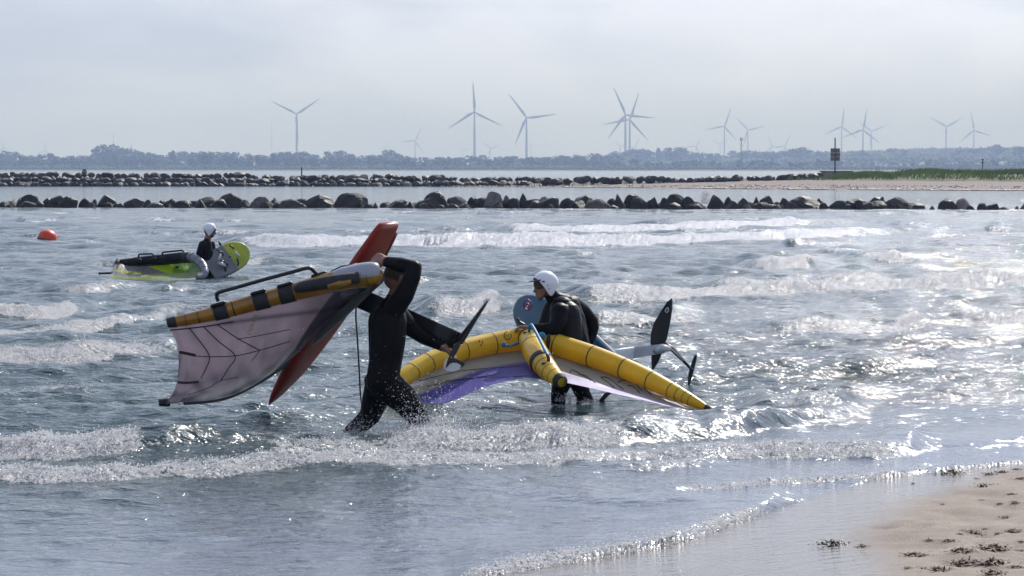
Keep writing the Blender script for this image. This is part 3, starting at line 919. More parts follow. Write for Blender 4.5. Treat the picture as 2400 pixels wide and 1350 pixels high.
# ------------------------------------------------------------------ generic builders
def tube_mesh(pts, radii, n=14, close=True, flat=1.0):
    pts = [Vector(p) for p in pts]
    v, f = [], []
    T = []
    for i in range(len(pts)):
        a, b = pts[max(0, i - 1)], pts[min(len(pts) - 1, i + 1)]
        T.append((b - a).normalized())
    x = T[0].orthogonal().normalized()
    for i, p in enumerate(pts):
        x = (x - T[i] * x.dot(T[i])).normalized()
        y = T[i].cross(x)
        for k in range(n):
            a = 2 * math.pi * k / n
            v.append(p + (x * math.cos(a) + y * math.sin(a) * flat) * radii[i])
    for i in range(len(pts) - 1):
        for k in range(n):
            j = (k + 1) % n
            f.append((i * n + k, i * n + j, (i + 1) * n + j, (i + 1) * n + k))
    if close:
        f.append(tuple(range(n - 1, -1, -1))); f.append(tuple((len(pts) - 1) * n + k for k in range(n)))
    return v, f
def spline(pts, m):
    """Catmull-Rom resampling of tuples to m points"""
    P = np.array(pts, dtype=float)
    n = len(P)
    out = []
    for i in range(m):
        t = i / (m - 1) * (n - 1)
        k = min(int(t), n - 2); u = t - k
        p0, p1, p2, p3 = P[max(k - 1, 0)], P[k], P[k + 1], P[min(k + 2, n - 1)]
        out.append(0.5 * (2 * p1 + (p2 - p0) * u + (2 * p0 - 5 * p1 + 4 * p2 - p3) * u * u + (3 * p1 - p0 - 3 * p2 + p3) * u ** 3))
    return np.array(out)
def px_tube(name, pts, mat, parent, m=24, n=14):
    """pts: (px, py, d, radius in m)"""
    S = spline(pts, m) if m else np.array(pts, float)
    v, f = tube_mesh([Q(a, b, c) for a, b, c, r in S], [r for *_, r in S], n)
    return mesh_obj(name, v, f, mat, parent)
def band(name, S, k0, k1, grow, mat, parent, n=16, both=False):
    """sleeve round a stretch of a resampled tube path S, proud by grow"""
    idx = np.linspace(k0, k1, 4)
    rows = [np.array([np.interp(i, np.arange(len(S)), S[:, c]) for c in range(4)]) for i in idx]
    P = [Q(a, b, c) for a, b, c, r in rows]; R = [r[3] + grow for r in rows]
    v, f = tube_mesh(P, R, n)
    return mesh_obj(name, v, f, mat, parent)
def box_mesh(c, s, rot=None, bev=0.0):
    bm = bmesh.new()
    bmesh.ops.create_cube(bm, size=1)
    for v in bm.verts: v.co = Vector((v.co.x * s[0], v.co.y * s[1], v.co.z * s[2]))
    if bev: bmesh.ops.bevel(bm, geom=bm.edges[:], offset=bev, segments=2, affect='EDGES')
    if rot is not None: bmesh.ops.transform(bm, matrix=rot, verts=bm.verts)
    bmesh.ops.translate(bm, vec=Vector(c), verts=bm.verts)
    bm.verts.index_update()
    v = [x.co.copy() for x in bm.verts]; f = [[x.index for x in fc.verts] for fc in bm.faces]
    bm.free()
    return v, f

# radio masts on the far side
def lattice_mast(px, ytop, ybase, d, w, label, antennas):
    b = Q(px, ybase, d); t = Q(px, ytop, d)
    z0 = land_z(b.x, d)
    root = empty('radio_mast', (b.x, d, z0))
    H = t.z - z0
    for k in range(3):
        a = 2 * math.pi * k / 3
        v, f = tube_mesh([(w * math.cos(a), w * math.sin(a), 0), (w * .6 * math.cos(a), w * .6 * math.sin(a), H)], [w * .35, w * .3], 6)
        mesh_obj('leg', v, f, M['darkpost'], root)
    v, f = [], []
    for k in range(14):
        z = H * k / 14
        for q in range(3):
            a, c = 2 * math.pi * q / 3, 2 * math.pi * (q + 1) / 3
            vv, ff = tube_mesh([(w * math.cos(a), w * math.sin(a), z), (w * .9 * math.cos(c), w * .9 * math.sin(c), z + H / 14)], [w * .12] * 2, 4)
            f += [[i + len(v) for i in fc] for fc in ff]; v += vv
    mesh_obj('bracing', v, f, M['darkpost'], root)
    for k in range(antennas):
        a = 2 * math.pi * k / antennas
        vv, ff = box_mesh((w * 2.2 * math.cos(a), w * 2.2 * math.sin(a), H * 0.94), (w * .9, w * .9, H * .09), bev=w * .1)
        mesh_obj('antenna', vv, ff, M['darkpost'], root)
    tag(root, label, 'mast')
lattice_mast(1737, 322, 375, 3400, 0.9, 'dark lattice mast topped by panel antennas among the far trees', 3)
lattice_mast(266, 313, 350, 6500, 0.55, 'thin radio mast above the highest clump of far trees', 0)
lattice_mast(637, 288, 360, 8000, 0.6, 'very thin radio mast beside the turbine that stands alone', 0)

# ------------------------------------------------------------------ rocks
def rock_mesh(seed, sharp):
    bm = bmesh.new()
    bmesh.ops.create_icosphere(bm, subdivisions=3, radius=1)
    r = random.Random(seed)
    planes = []
    for _ in range(int(7 + 6 * sharp)):
        nrm = Vector((r.gauss(0, 1), r.gauss(0, 1), r.gauss(0, .8))).normalized()
        planes.append((nrm, r.uniform(0.56, 0.92)))
    off = Vector((r.uniform(0, 50),) * 3)
    for v in bm.verts:
        c = v.co.copy()
        for nrm, k in planes:
            e = c.dot(nrm) - k
            if e > 0: c -= nrm * e * (0.86 + .14 * sharp)
        c *= 1 + 0.10 * mnoise.noise(c * 1.6 + off) + 0.05 * mnoise.noise(c * 4 + off)
        v.co = c
    lo = Vector((min(v.co.x for v in bm.verts), min(v.co.y for v in bm.verts), min(v.co.z for v in bm.verts)))
    hi = Vector((max(v.co.x for v in bm.verts), max(v.co.y for v in bm.verts), max(v.co.z for v in bm.verts)))
    for v in bm.verts:                               # normalise into a unit box, base at z = 0
        v.co = Vector((((v.co.x - lo.x) / (hi.x - lo.x)) - .5, ((v.co.y - lo.y) / (hi.y - lo.y)) - .5, (v.co.z - lo.z) / (hi.z - lo.z)))
    out = []
    me = bpy.data.meshes.new('stone'); bm.to_mesh(me); bm.free()
    return me
ROCKS = {}
for mk in ('rock_dark', 'rock_mid', 'rock_light'):
    ROCKS[mk] = []
base_rocks = [rock_mesh(100 + s, (s % 3) / 2) for s in range(11)]
for mk in ROCKS:
    for b in base_rocks:
        c = b.copy(); c.materials.append(M[mk]); ROCKS[mk].append(c)

STONES = """0,32,472 17,33,466l 32,46,465 42,83,457 84,105,471 93,120,465 118,155,459m 140,183,461 184,210,465 198,218,474m 212,225,468 223,262,458 255,270,475
275,300,476 297,342,465 322,338,479m 342,366,468 366,385,470 390,418,467 340,382,478m 395,406,477l 410,452,470 455,482,466 480,516,465 492,524,480m 513,570,453
530,551,476 570,594,478 594,632,463l 620,655,463 650,705,468m 700,712,477 718,785,458 785,858,453m 850,880,476 875,890,474 905,960,472m 960,975,472 975,990,473
998,1056,450 988,1046,463m 1045,1096,462m 1092,1118,462 1135,1180,450l 1110,1152,464m 1178,1200,459l 1150,1184,476m 1185,1222,465 1218,1245,454 1218,1262,463
1262,1310,462 1268,1298,460l 1290,1305,478m 1308,1345,464 1340,1380,457 1372,1390,465l 1380,1434,467l 1415,1445,465 1440,1466,455m 1464,1502,456 1478,1513,464m
1514,1545,463 1540,1562,463 1555,1605,456m 1595,1625,462 1604,1622,478m 1622,1655,472m 1635,1652,482l 1662,1702,456m 1695,1713,462 1700,1730,471 1728,1766,465m
1758,1781,462 1780,1814,460m 1765,1810,474 1808,1828,479 1825,1842,480l 1823,1848,465m 1840,1876,471m 1858,1930,459 1900,1920,486 1915,1930,465 1925,1945,473
1936,1970,477l 1942,1980,468 1975,2010,470 2008,2030,468 2008,2055,474m 2032,2076,463 2048,2068,461 2065,2083,481m 2083,2136,463m 2125,2135,485l 2180,2192,483
2198,2238,467 2200,2230,484m 2243,2275,466l 2232,2255,483m 2260,2285,483m 2284,2308,476 2309,2340,476 2308,2326,484m 2340,2366,485m 2388,2430,473 2378,2390,484
-60,-20,468 -25,5,470m 2430,2470,470m""".split()
def build_breakwater1():
    root = empty('breakwater', (0, 134, 0))
    r = random.Random(9)
    extra = [f'{x},{x + r.randint(24, 55)},{r.randint(455, 474)}' for x in list(range(-440, -60, 34)) + list(range(2470, 2760, 38))]
    for i, s in enumerate(STONES + extra):
        tone = {'l': 'rock_light', 'm': 'rock_mid'}.get(s[-1], 'rock_dark')
        x0, x1, yt = [int(t) for t in s.rstrip('lm').split(',')]
        cx = (x0 + x1) / 2
        base_py = np.interp(cx, [0, 2400], [486.5, 492.5])
        d = dist(base_py)
        back = r.uniform(0.6, 2.2) if yt < 466 else r.uniform(0, .7)
        d += back
        p = Q(cx, base_py, d)
        wid = (x1 - x0) * d / F_PX
        top = Q(cx, yt, d).z
        hgt = top + 0.55
        o = link(bpy.data.objects.new('stone', r.choice(ROCKS[tone])), root)
        o.location = (p.x, d - 134, -0.55)
        o.scale = (wid * 1.2, max(wid * 0.9, 0.5) * r.uniform(.8, 1.2), hgt * 1.03)
        o.rotation_euler = (r.uniform(-.2, .2), r.uniform(-.22, .22), r.choice([0, math.pi]) + r.uniform(-.35, .35))
    v, f = [], []
    # rubble lying low behind the front stones
    for k in range(130):
        cx = r.uniform(-60, 2150)
        d = dist(np.interp(cx, [0, 2400], [486.5, 492.5])) + r.uniform(0.0, 3.0)
        p = Q(cx, 480, d)
        s = r.uniform(.25, .75)
        o = link(bpy.data.objects.new('stone', r.choice(ROCKS[r.choice(['rock_dark', 'rock_dark', 'rock_mid'])])), root)
        o.location = (p.x, d - 134, -0.4); o.scale = (s * 1.5, s * 1.3, .4 + s * r.uniform(.35, .7))
        o.rotation_euler = (r.uniform(-.3, .3), r.uniform(-.3, .3), r.uniform(0, 6.28))
    tag(root, 'low row of big dark wet boulders breaking the water behind the surf', 'breakwater')
build_breakwater1()

SPIT_W = [(900, 437.4), (1000, 437.8), (1200, 438.3), (1500, 441), (1900, 445), (2400, 448), (3000, 452), (4000, 458)]
SPIT_T = [(900, 437), (1000, 435), (1200, 431.5), (1500, 424.5), (1700, 420.5), (1900, 417.5), (2100, 418), (2400, 420), (4000, 425)]
def spit_z(px, d):
    dw = CAM_H_over(pl(SPIT_W, px))
    top = pl(SPIT_T, px)
    dt = dw + 45 + 0 * px
    zt = CAM_H - (top - HORIZON) * dt / F_PX
    t = (d - dw) / 45.0
    z = np.where(t < 1, zt * np.clip(t, -1, 1) ** 1.0, zt - 0.0 * t)
    return np.where(d > dw + 75, z - (d - dw - 75) * 0.03, z)
def build_spit():
    px = np.concatenate([np.linspace(860, 2500, 240), np.linspace(2520, 4200, 20)])
    t = np.concatenate([np.linspace(-8, 60, 60), np.linspace(62, 140, 20)])
    T, P = np.meshgrid(t, px, indexing='ij')
    D = CAM_H_over(pl(SPIT_W, P)) + T
    X = (P - 1200) / F_PX * D
    Z = spit_z(P, D) + (fbm(X * .5, D * .5, 4, 31) - .5) * 0.10 * smoothstep(0, 12, T)
    fade = smoothstep(880, 1000, P)
    Z = np.where(T > 0, Z * fade - (1 - fade) * .4, Z)
    Z = np.where(T < 0, T * 0.05, Z)
    o = np_mesh('sand_spit', np.stack([X, D, Z], -1).reshape(-1, 3), grid_quads(*X.shape), M['sand_spit'])
    tag(o, kind='structure')
    # dark line of weed left along the spit's water edge
    n = 5200
    p = rng.uniform(1000, 2600, n); off = np.abs(rng.normal(0.8, 0.9, n)) + (rng.random(n) < .25) * rng.uniform(3, 16, n)
    keep = fbm(p * .02, off * .3, 3, 77) > 0.42
    p, off = p[keep], off[keep]
    D = CAM_H_over(pl(SPIT_W, p)) + off
    X = (p - 1200) / F_PX * D
    Z = spit_z(p, D) + 0.03
    o = blobs('weed_line', np.stack([X, D, Z], -1), rng.uniform(.03, .10, len(p)), M['weed_dark'])
    tag(o, 'dark line of washed up weed along the spit', 'seaweed', kind='stuff')
build_spit()

DUNE_T = [(1840, 420), (1900, 411), (1960, 408), (2000, 404), (2040, 400), (2070, 402), (2090, 404), (2120, 397), (2160, 395.5), (2230, 397), (2320, 398), (2360, 397), (2400, 395), (2460, 394), (3000, 394)]
DUNE_B = [(1840, 419), (1950, 417), (2050, 421), (2100, 420), (2160, 421), (2300, 420), (2400, 418), (3000, 418)]
def build_dune():
    px = np.linspace(1845, 2900, 130); t = np.linspace(0, 1, 24)
    T, P = np.meshgrid(t, px, indexing='ij')
    D0 = CAM_H_over(pl(SPIT_W, P)) + 34
    D = D0 + T * 50
    zt = CAM_H - (pl(DUNE_T, P) - HORIZON) * (D0 + 24) / F_PX
    zb = spit_z(P, D)
    prof = np.sin(np.clip(T * 1.05, 0, 1) * math.pi) ** 0.6
    X = (P - 1200) / F_PX * D
    Z = zb - 0.05 + np.maximum(zt - 0.35 - zb, 0) * prof + (fbm(X * .35, D * .35, 3, 12) - .5) * .3 * prof
    o = np_mesh('dune', np.stack([X, D, Z], -1).reshape(-1, 3), grid_quads(*X.shape), M['dune'])
    tag(o, kind='structure')
    # marram grass
    n = 26000
    i = rng.integers(0, X.size, n)
    w = fbm(X.ravel()[i] * .5, D.ravel()[i] * .5, 3, 55)
    keep = (w > .36) & (prof.ravel()[i] > .12)
    i = i[keep]; n = len(i)
    bx = X.ravel()[i] + rng.normal(0, .35, n); by = D.ravel()[i] + rng.normal(0, .6, n); bz = Z.ravel()[i] - .03
    h = rng.uniform(.3, .62, n) * (0.6 + 0.6 * w[keep]); lean = rng.normal(0.08, .14, n); wd = rng.uniform(.02, .045, n)
    a = rng.uniform(0, 3.14, n)
    dx, dy = np.cos(a) * wd, np.sin(a) * wd
    V = np.stack([np.stack([bx - dx, by - dy, bz], -1), np.stack([bx + dx, by + dy, bz], -1),
                  np.stack([bx + lean * .5 + dx * .7, by + dy, bz + h * .6], -1), np.stack([bx + lean * 1.4, by, bz + h], -1)], 1).reshape(-1, 3)
    Qd = np.arange(n * 4).reshape(-1, 4)
    o = np_mesh('dune_grass', V, Qd, M['grass'])
    tag(o, 'green marram grass covering the dune on the spit', 'grass', kind='stuff')
build_dune()

def build_breakwater2():
    root = empty('breakwater', (0, 310, 0))
    r = random.Random(4)
    top = [(-80, 404), (0, 404), (110, 402), (200, 404), (320, 404), (450, 406), (560, 404), (640, 410), (700, 410), (800, 409), (880, 406), (960, 411), (1030, 409), (1100, 416), (1230, 414), (1320, 416), (1360, 413), (1450, 413), (1560, 411), (1600, 417), (1720, 410), (1780, 413), (1850, 408), (1925, 404)]
    bot = [(-80, 437), (980, 437.2), (1080, 433.5), (1250, 430.5), (1400, 428), (1500, 424), (1700, 419.5), (1925, 413)]
    cnt = 0
    rest = []
    x = -70.0
    cells = []
    while x < 1925:
        yt, yb = float(pl(top, x)), float(pl(bot, x))
        h = yb - yt
        layers = max(1, round(h / 11.0))
        for k in range(layers):
            cells.append((x + r.uniform(-6, 6), yb - h * (k + .95) / layers + r.uniform(-1.5, 1.5), k / layers, h / layers))
        x += r.uniform(13, 19) if x < 1000 else r.uniform(10, 14)
    for cx, yt, lev, ch in cells:
        yb = float(pl(bot, cx))
        d0 = dist(min(yb, 437.5)) if cx < 1000 else float(CAM_H_over(pl(SPIT_W, cx))) + np.interp(cx, [1000, 1200, 1500, 1925], [2, 10, 26, 40])
        d = d0 + 1.0 + lev * 5 + r.uniform(-.5, .5)
        p = Q(cx, yt, d)
        big = r.uniform(.75, 1.25)
        w = r.uniform(18, 30) * d / F_PX * big
        h = max(.35, r.uniform(12, 20) * d / F_PX * big)
        tone = r.choices(['rock_dark', 'rock_mid', 'rock_light'], [.72, .26, .02] if cx < 950 else [.58, .34, .08])[0]
        if cnt < 298:
            o = link(bpy.data.objects.new('stone', r.choice(ROCKS[tone])), root)
            o.location = (p.x, d - 310, p.z - h); o.scale = (w, w * r.uniform(.7, 1.1), h)
            o.rotation_euler = (r.uniform(-.35, .35), r.uniform(-.35, .35), r.uniform(0, 6.28))
            cnt += 1
        else:
            rest.append((p.x, d, p.z - h * .5, w * .5))
    # core filling: tightly packed smaller stones behind the face
    P, R = [], []
    for k in range(6400):
        cx = r.uniform(-560, 1925)
        yt, yb = float(pl(top, cx)), float(pl(bot, cx))
        d0 = dist(min(yb, 437.5)) if cx < 1000 else float(CAM_H_over(pl(SPIT_W, cx))) + np.interp(cx, [1000, 1200, 1500, 1925], [2, 10, 26, 40])
        lev = r.random()
        d = d0 + 1.6 + lev * 5.2
        p = Q(cx, yb - (yb - yt - 4) * lev * .95, d)
        P.append((p.x, d, p.z - .45)); R.append(r.uniform(.2, .4))
    for a, b, c, w in rest: P.append((a, b, c)); R.append(w)
    o = blobs('stone_fill', np.array(P) - np.array([0, 310, 0]), np.array(R), M['rock_dark'], root)
    tag(o, kind='stuff')
    tag(root, 'long high mound of piled dark stones running out from the sand spit', 'breakwater')
build_breakwater2()

# posts, sign and beacon on the far breakwater and spit
def post_thing(name, px, ytop, ybot, d, r0, mat, label, cat):
    a, b = Q(px, ybot, d), Q(px, ytop, d)
    v, f = tube_mesh([(0, 0, 0), (0, 0, (b.z - a.z) * .5), (0.01, 0, b.z - a.z)], [r0, r0 * .97, r0 * .9], 10)
    o = mesh_obj(name, v, f, mat)
    o.location = a
    tag(o, label, cat)
post_thing('post', 707, 391, 417, 312, .075, M['rust'], 'thin rusty post rising from the far stone mound', 'post')
def marker_box():
    p = Q(198, 404.5, 312)
    root = empty('marker_block', p)
    v, f = box_mesh((0, 0, .06), (.55, .5, .28), bev=.02); mesh_obj('footing', v, f, M['concrete'], root)
    v, f = box_mesh((0, 0, .29), (.36, .36, .17), bev=.02); mesh_obj('cap', v, f, M['darkpost'], root)
    tag(root, 'small square marker block on top of the far stone mound', 'marker')
marker_box()
def sign_post():
    d = 326
    a = Q(1957, 402, d); H = Q(1957, 323, d).z - a.z
    root = empty('sign_post', a)
    v, f = tube_mesh([(0, 0, -.5), (0, 0, H)], [.085, .075], 10); mesh_obj('pole', v, f, M['darkpost'], root)
    pz0, pz1 = Q(1957, 377, d).z - a.z, Q(1957, 347.5, d).z - a.z
    for i, (w0, w1) in enumerate([(-.54, -.02), (.02, .54)]):
        for k in range(3):
            z0 = pz0 + (pz1 - pz0) * k / 3 + .012; z1 = pz0 + (pz1 - pz0) * (k + 1) / 3 - .012
            v, f = box_mesh(((w0 + w1) / 2, -.12, (z0 + z1) / 2), (w1 - w0, .05, z1 - z0), bev=.01)
            mesh_obj('board', v, f, M['signboard'], root)
    for z in (pz0 + .12, pz1 - .12):
        v, f = box_mesh((0, -.085, z), (1.04, .03, .08)); mesh_obj('batten', v, f, M['darkpost'], root)
    tag(root, 'weathered square sign panel on a dark pole above the concrete block', 'sign')
    c = Q(1965, 404.5, d - 1)
    root2 = empty('concrete_block', (c.x, d + 1.2, c.z - .5))
    v, f = box_mesh((0, 0, .31), (3.6, 2.2, .62), bev=.04); mesh_obj('slab', v, f, M['concrete'], root2)
    v, f = box_mesh((0, 0, .655), (3.75, 2.35, .09), bev=.02); mesh_obj('coping', v, f, M['concrete'], root2)
    tag(root2, 'long low concrete block at the grassy end of the spit', 'concrete block')
M['signboard'] = pmat('weathered_sign', (0.17, 0.14, 0.125), 0.8, 0.75, 5, 0.2, 20)
sign_post()
def beacon():
    d = 318
    a = Q(2303, 401, d); H = Q(2303, 374, d).z - a.z
    root = empty('beacon', a)
    v, f = tube_mesh([(0, 0, -.3), (0, 0, H)], [.05, .045], 8); mesh_obj('pole', v, f, M['darkpost'], root)
    for z in (H - .02, H - .33):
        bm = bmesh.new(); bmesh.ops.create_uvsphere(bm, u_segments=14, v_segments=8, radius=.13)
        me = bpy.data.meshes.new('ball'); bm.to_mesh(me); bm.free(); me.materials.append(M['black'])
        o = link(bpy.data.objects.new('ball', me), root); o.location = (0, 0, z); o.scale = (1, 1, .92)
    tag(root, 'thin beacon pole with two black balls on the grassy dune', 'beacon')
beacon()

# buoy
def buoy():
    d = dist(563)
    p = Q(111, 563, d)
    root = empty('buoy', (p.x, d, 0))
    prof = [(.02, -.3), (.15, -.26), (.24, -.12), (.262, 0.0), (.255, .06), (.225, .14), (.165, .205), (.09, .238), (.02, .248)]
    me = lathe('float', prof, M['buoy'], 28)
    link(bpy.data.objects.new('float', me), root)
    me = lathe('ring', [(.268, -.03), (.275, -.02), (.275, .0), (.268, .01)], M['rubber'], 28)
    link(bpy.data.objects.new('ring', me), root)
    root.rotation_euler = (0, math.radians(12), 0)
    root.location.z = .03
    tag(root, 'bright orange red dome buoy floating on the water', 'buoy')
buoy()

# haze over the bay
def haze():
    v, f = box_mesh((0, 7600, 124), (16000, 15900, 252))
    m = bpy.data.materials.new('haze_air'); m.use_nodes = True
    n, l = m.node_tree.nodes, m.node_tree.links
    n.clear()
    out = n.new('ShaderNodeOutputMaterial'); vol = n.new('ShaderNodeVolumePrincipled')
    vol.inputs['Color'].default_value = (0.50, 0.66, 1.0, 1)
    vol.inputs['Absorption Color'].default_value = (0.70, 0.84, 1, 1)      # blue scatters first, the horizon stays pale
    vol.inputs['Density'].default_value = 0.00022
    vol.inputs['Anisotropy'].default_value = 0.0
    l.new(vol.outputs[0], out.inputs['Volume'])
    o = mesh_obj('haze', v, f, m, smooth=False)
    tag(o, 'pale blue haze lying over the bay', 'haze', kind='stuff')
haze()

# ------------------------------------------------------------------ people
class Body:
    """tapered capsules grown into one continuous skin by a voxel remesh"""
    def __init__(self): self.p = []
    def cone(self, a, ra, b, rb, reg='suit'):
        self.p.append((Vector(a), ra, Vector(b), rb, reg))
    def chain(self, pts, reg='suit'):
        for (a, ra), (b, rb) in zip(pts[:-1], pts[1:]): self.cone(a, ra, b, rb, reg)
    def hand(self, wrist, fwd, palm, curl, side=1, reg='skin', s=1.0):
        """palm and five separate fingers; fwd = pointing direction, palm = direction the palm faces, curl in radians per joint"""
        f = Vector(fwd).normalized(); n = (Vector(palm) - f * Vector(palm).dot(f)).normalized(); w = f.cross(n) * side
        wrist = Vector(wrist)
        for k in (-1.5, -.5, .5, 1.5):
            self.cone(wrist + w * k * .010 * s, .019 * s, wrist + f * .085 * s + w * k * .0195 * s, .0125 * s, reg)
        for k, L in zip((-1.5, -.5, .5, 1.5), (.068, .078, .074, .058)):
            p = wrist + f * .088 * s + w * k * .0205 * s
            a = 0.0; r = .0098 * s
            for j, seg in enumerate((.46, .30, .24)):
                a += curl if j else curl * .7
                q = p + (f * math.cos(a) + n * math.sin(a)) * L * seg * s
                self.cone(p, r, q, r * .9, reg)
                p, r = q, r * .9
        p = wrist + f * .022 * s + w * -.030 * s + n * .008 * s
        dirs = (f * .55 - w * .75 + n * .3, f * .75 - w * .25 + n * .6, f * .8 + n * .7 + w * .1)
        r = .0125 * s
        for dv, seg in zip(dirs, (.042, .034, .028)):
            q = p + dv.normalized() * seg * s
            self.cone(p, r, q, r * .88, reg); p, r = q, r * .88
    def head(self, c, fwd, up, s=1.0, hair=True):
        """c = centre of the skull; face looks along fwd"""
        f = Vector(fwd).normalized(); u = (Vector(up) - f * Vector(up).dot(f)).normalized(); r = f.cross(u)
        c = Vector(c)
        P = lambda a, b, d: c + (f * a + r * b + u * d) * s
        hr = 'hair' if hair else 'skin'
        self.cone(P(-.02, 0, .03), .092 * s, P(.028, 0, .028), .082 * s, hr)
        self.cone(P(-.03, 0, -.01), .078 * s, P(.02, 0, -.01), .074 * s, 'skin')
        self.cone(P(.045, 0, -.01), .058 * s, P(.058, 0, -.075), .040 * s, 'skin')
        self.cone(P(.062, -.015, -.088), .026 * s, P(.062, .015, -.088), .026 * s, 'skin')       # chin
        self.cone(P(.00, -.05, -.055), .026 * s, P(.058, -.018, -.088), .022 * s, 'skin')          # jaw
        self.cone(P(.00, .05, -.055), .026 * s, P(.058, .018, -.088), .022 * s, 'skin')
        self.cone(P(.095, 0, -.002), .010 * s, P(.118, 0, -.036), .013 * s, 'skin')                # nose
        for k in (-1, 1):
            self.cone(P(.088, k * .018, .016), .014 * s, P(.076, k * .045, .016), .013 * s, 'skin')  # brow
            self.cone(P(.082, k * .033, -.002), .013 * s, P(.083, k * .033, -.002), .013 * s, 'eye')
            self.cone(P(-.004, k * .082, .012), .014 * s, P(-.008, k * .084, -.028), .010 * s, 'skin')  # ear
        self.cone(P(.094, -.018, -.062), .008 * s, P(.094, .018, -.062), .008 * s, 'lip')
    def build(self, parent, voxel, mats, name='body'):
        V, Fc = [], []
        def sphere(c, r):
            k = len(V)
            nu, nv = 14, 8
            for i in range(1, nv):
                t = math.pi * i / nv
                for j in range(nu):
                    a = 2 * math.pi * j / nu
                    V.append(c + Vector((r * math.sin(t) * math.cos(a), r * math.sin(t) * math.sin(a), r * math.cos(t))))
            top, bot = len(V), len(V) + 1
            V.append(c + Vector((0, 0, r))); V.append(c - Vector((0, 0, r)))
            for j in range(nu):
                j2 = (j + 1) % nu
                Fc.append((top, k + j, k + j2)); Fc.append((bot, k + (nv - 2) * nu + j2, k + (nv - 2) * nu + j))
                for i in range(nv - 2):
                    Fc.append((k + i * nu + j, k + (i + 1) * nu + j, k + (i + 1) * nu + j2, k + i * nu + j2))
        for a, ra, b, rb, _ in self.p:
            sphere(a, ra)
            if (b - a).length > 1e-4:
                sphere(b, rb)
                v, f = tube_mesh([a, b], [ra, rb], 14)
                k = len(V); V.extend(v); Fc.extend([tuple(i + k for i in ff) for ff in f])
        me = bpy.data.meshes.new('tmp'); me.from_pydata([tuple(v) for v in V], [], Fc); me.update()
        ob = bpy.data.objects.new('tmp', me); col.objects.link(ob)
        md = ob.modifiers.new('r', 'REMESH'); md.mode = 'VOXEL'; md.voxel_size = voxel; md.use_smooth_shade = True
        sm = ob.modifiers.new('s', 'SMOOTH'); sm.factor = 0.5; sm.iterations = 5 if voxel > .005 else 7
        dg = bpy.context.evaluated_depsgraph_get(); dg.update()
        out = bpy.data.meshes.new_from_object(ob.evaluated_get(dg))
        bpy.data.objects.remove(ob)
        out.name = name
        cen = np.empty(len(out.polygons) * 3, dtype=np.float32); out.polygons.foreach_get('center', cen); cen = cen.reshape(-1, 3)
        best = np.full(len(cen), 1e9); reg = np.zeros(len(cen), dtype=np.int32)
        names = list(mats)
        for a, ra, b, rb, rg in self.p:
            A, B = np.array(a), np.array(b)
            ab = B - A; L = max(float(ab @ ab), 1e-9)
            t = np.clip(((cen - A) @ ab) / L, 0, 1)
            dd = np.linalg.norm(cen - A - t[:, None] * ab, axis=1) - (ra + (rb - ra) * t)
            m = dd < best
            best[m] = dd[m]; reg[m] = names.index(rg)
        out.materials.clear()
        for k in names: out.materials.append(mats[k])
        out.polygons.foreach_set('material_index', reg)
        out.polygons.foreach_set('use_smooth', np.ones(len(out.polygons), dtype=bool))
        out.update()
        return link(bpy.data.objects.new(name, out), parent)
BODY_MATS = {'suit': M['neoprene'], 'panel': M['neoprene_panel'], 'skin': M['skin'], 'hair': M['hair'], 'eye': M['black'], 'lip': M['skin'], 'boot': M['rubber']}

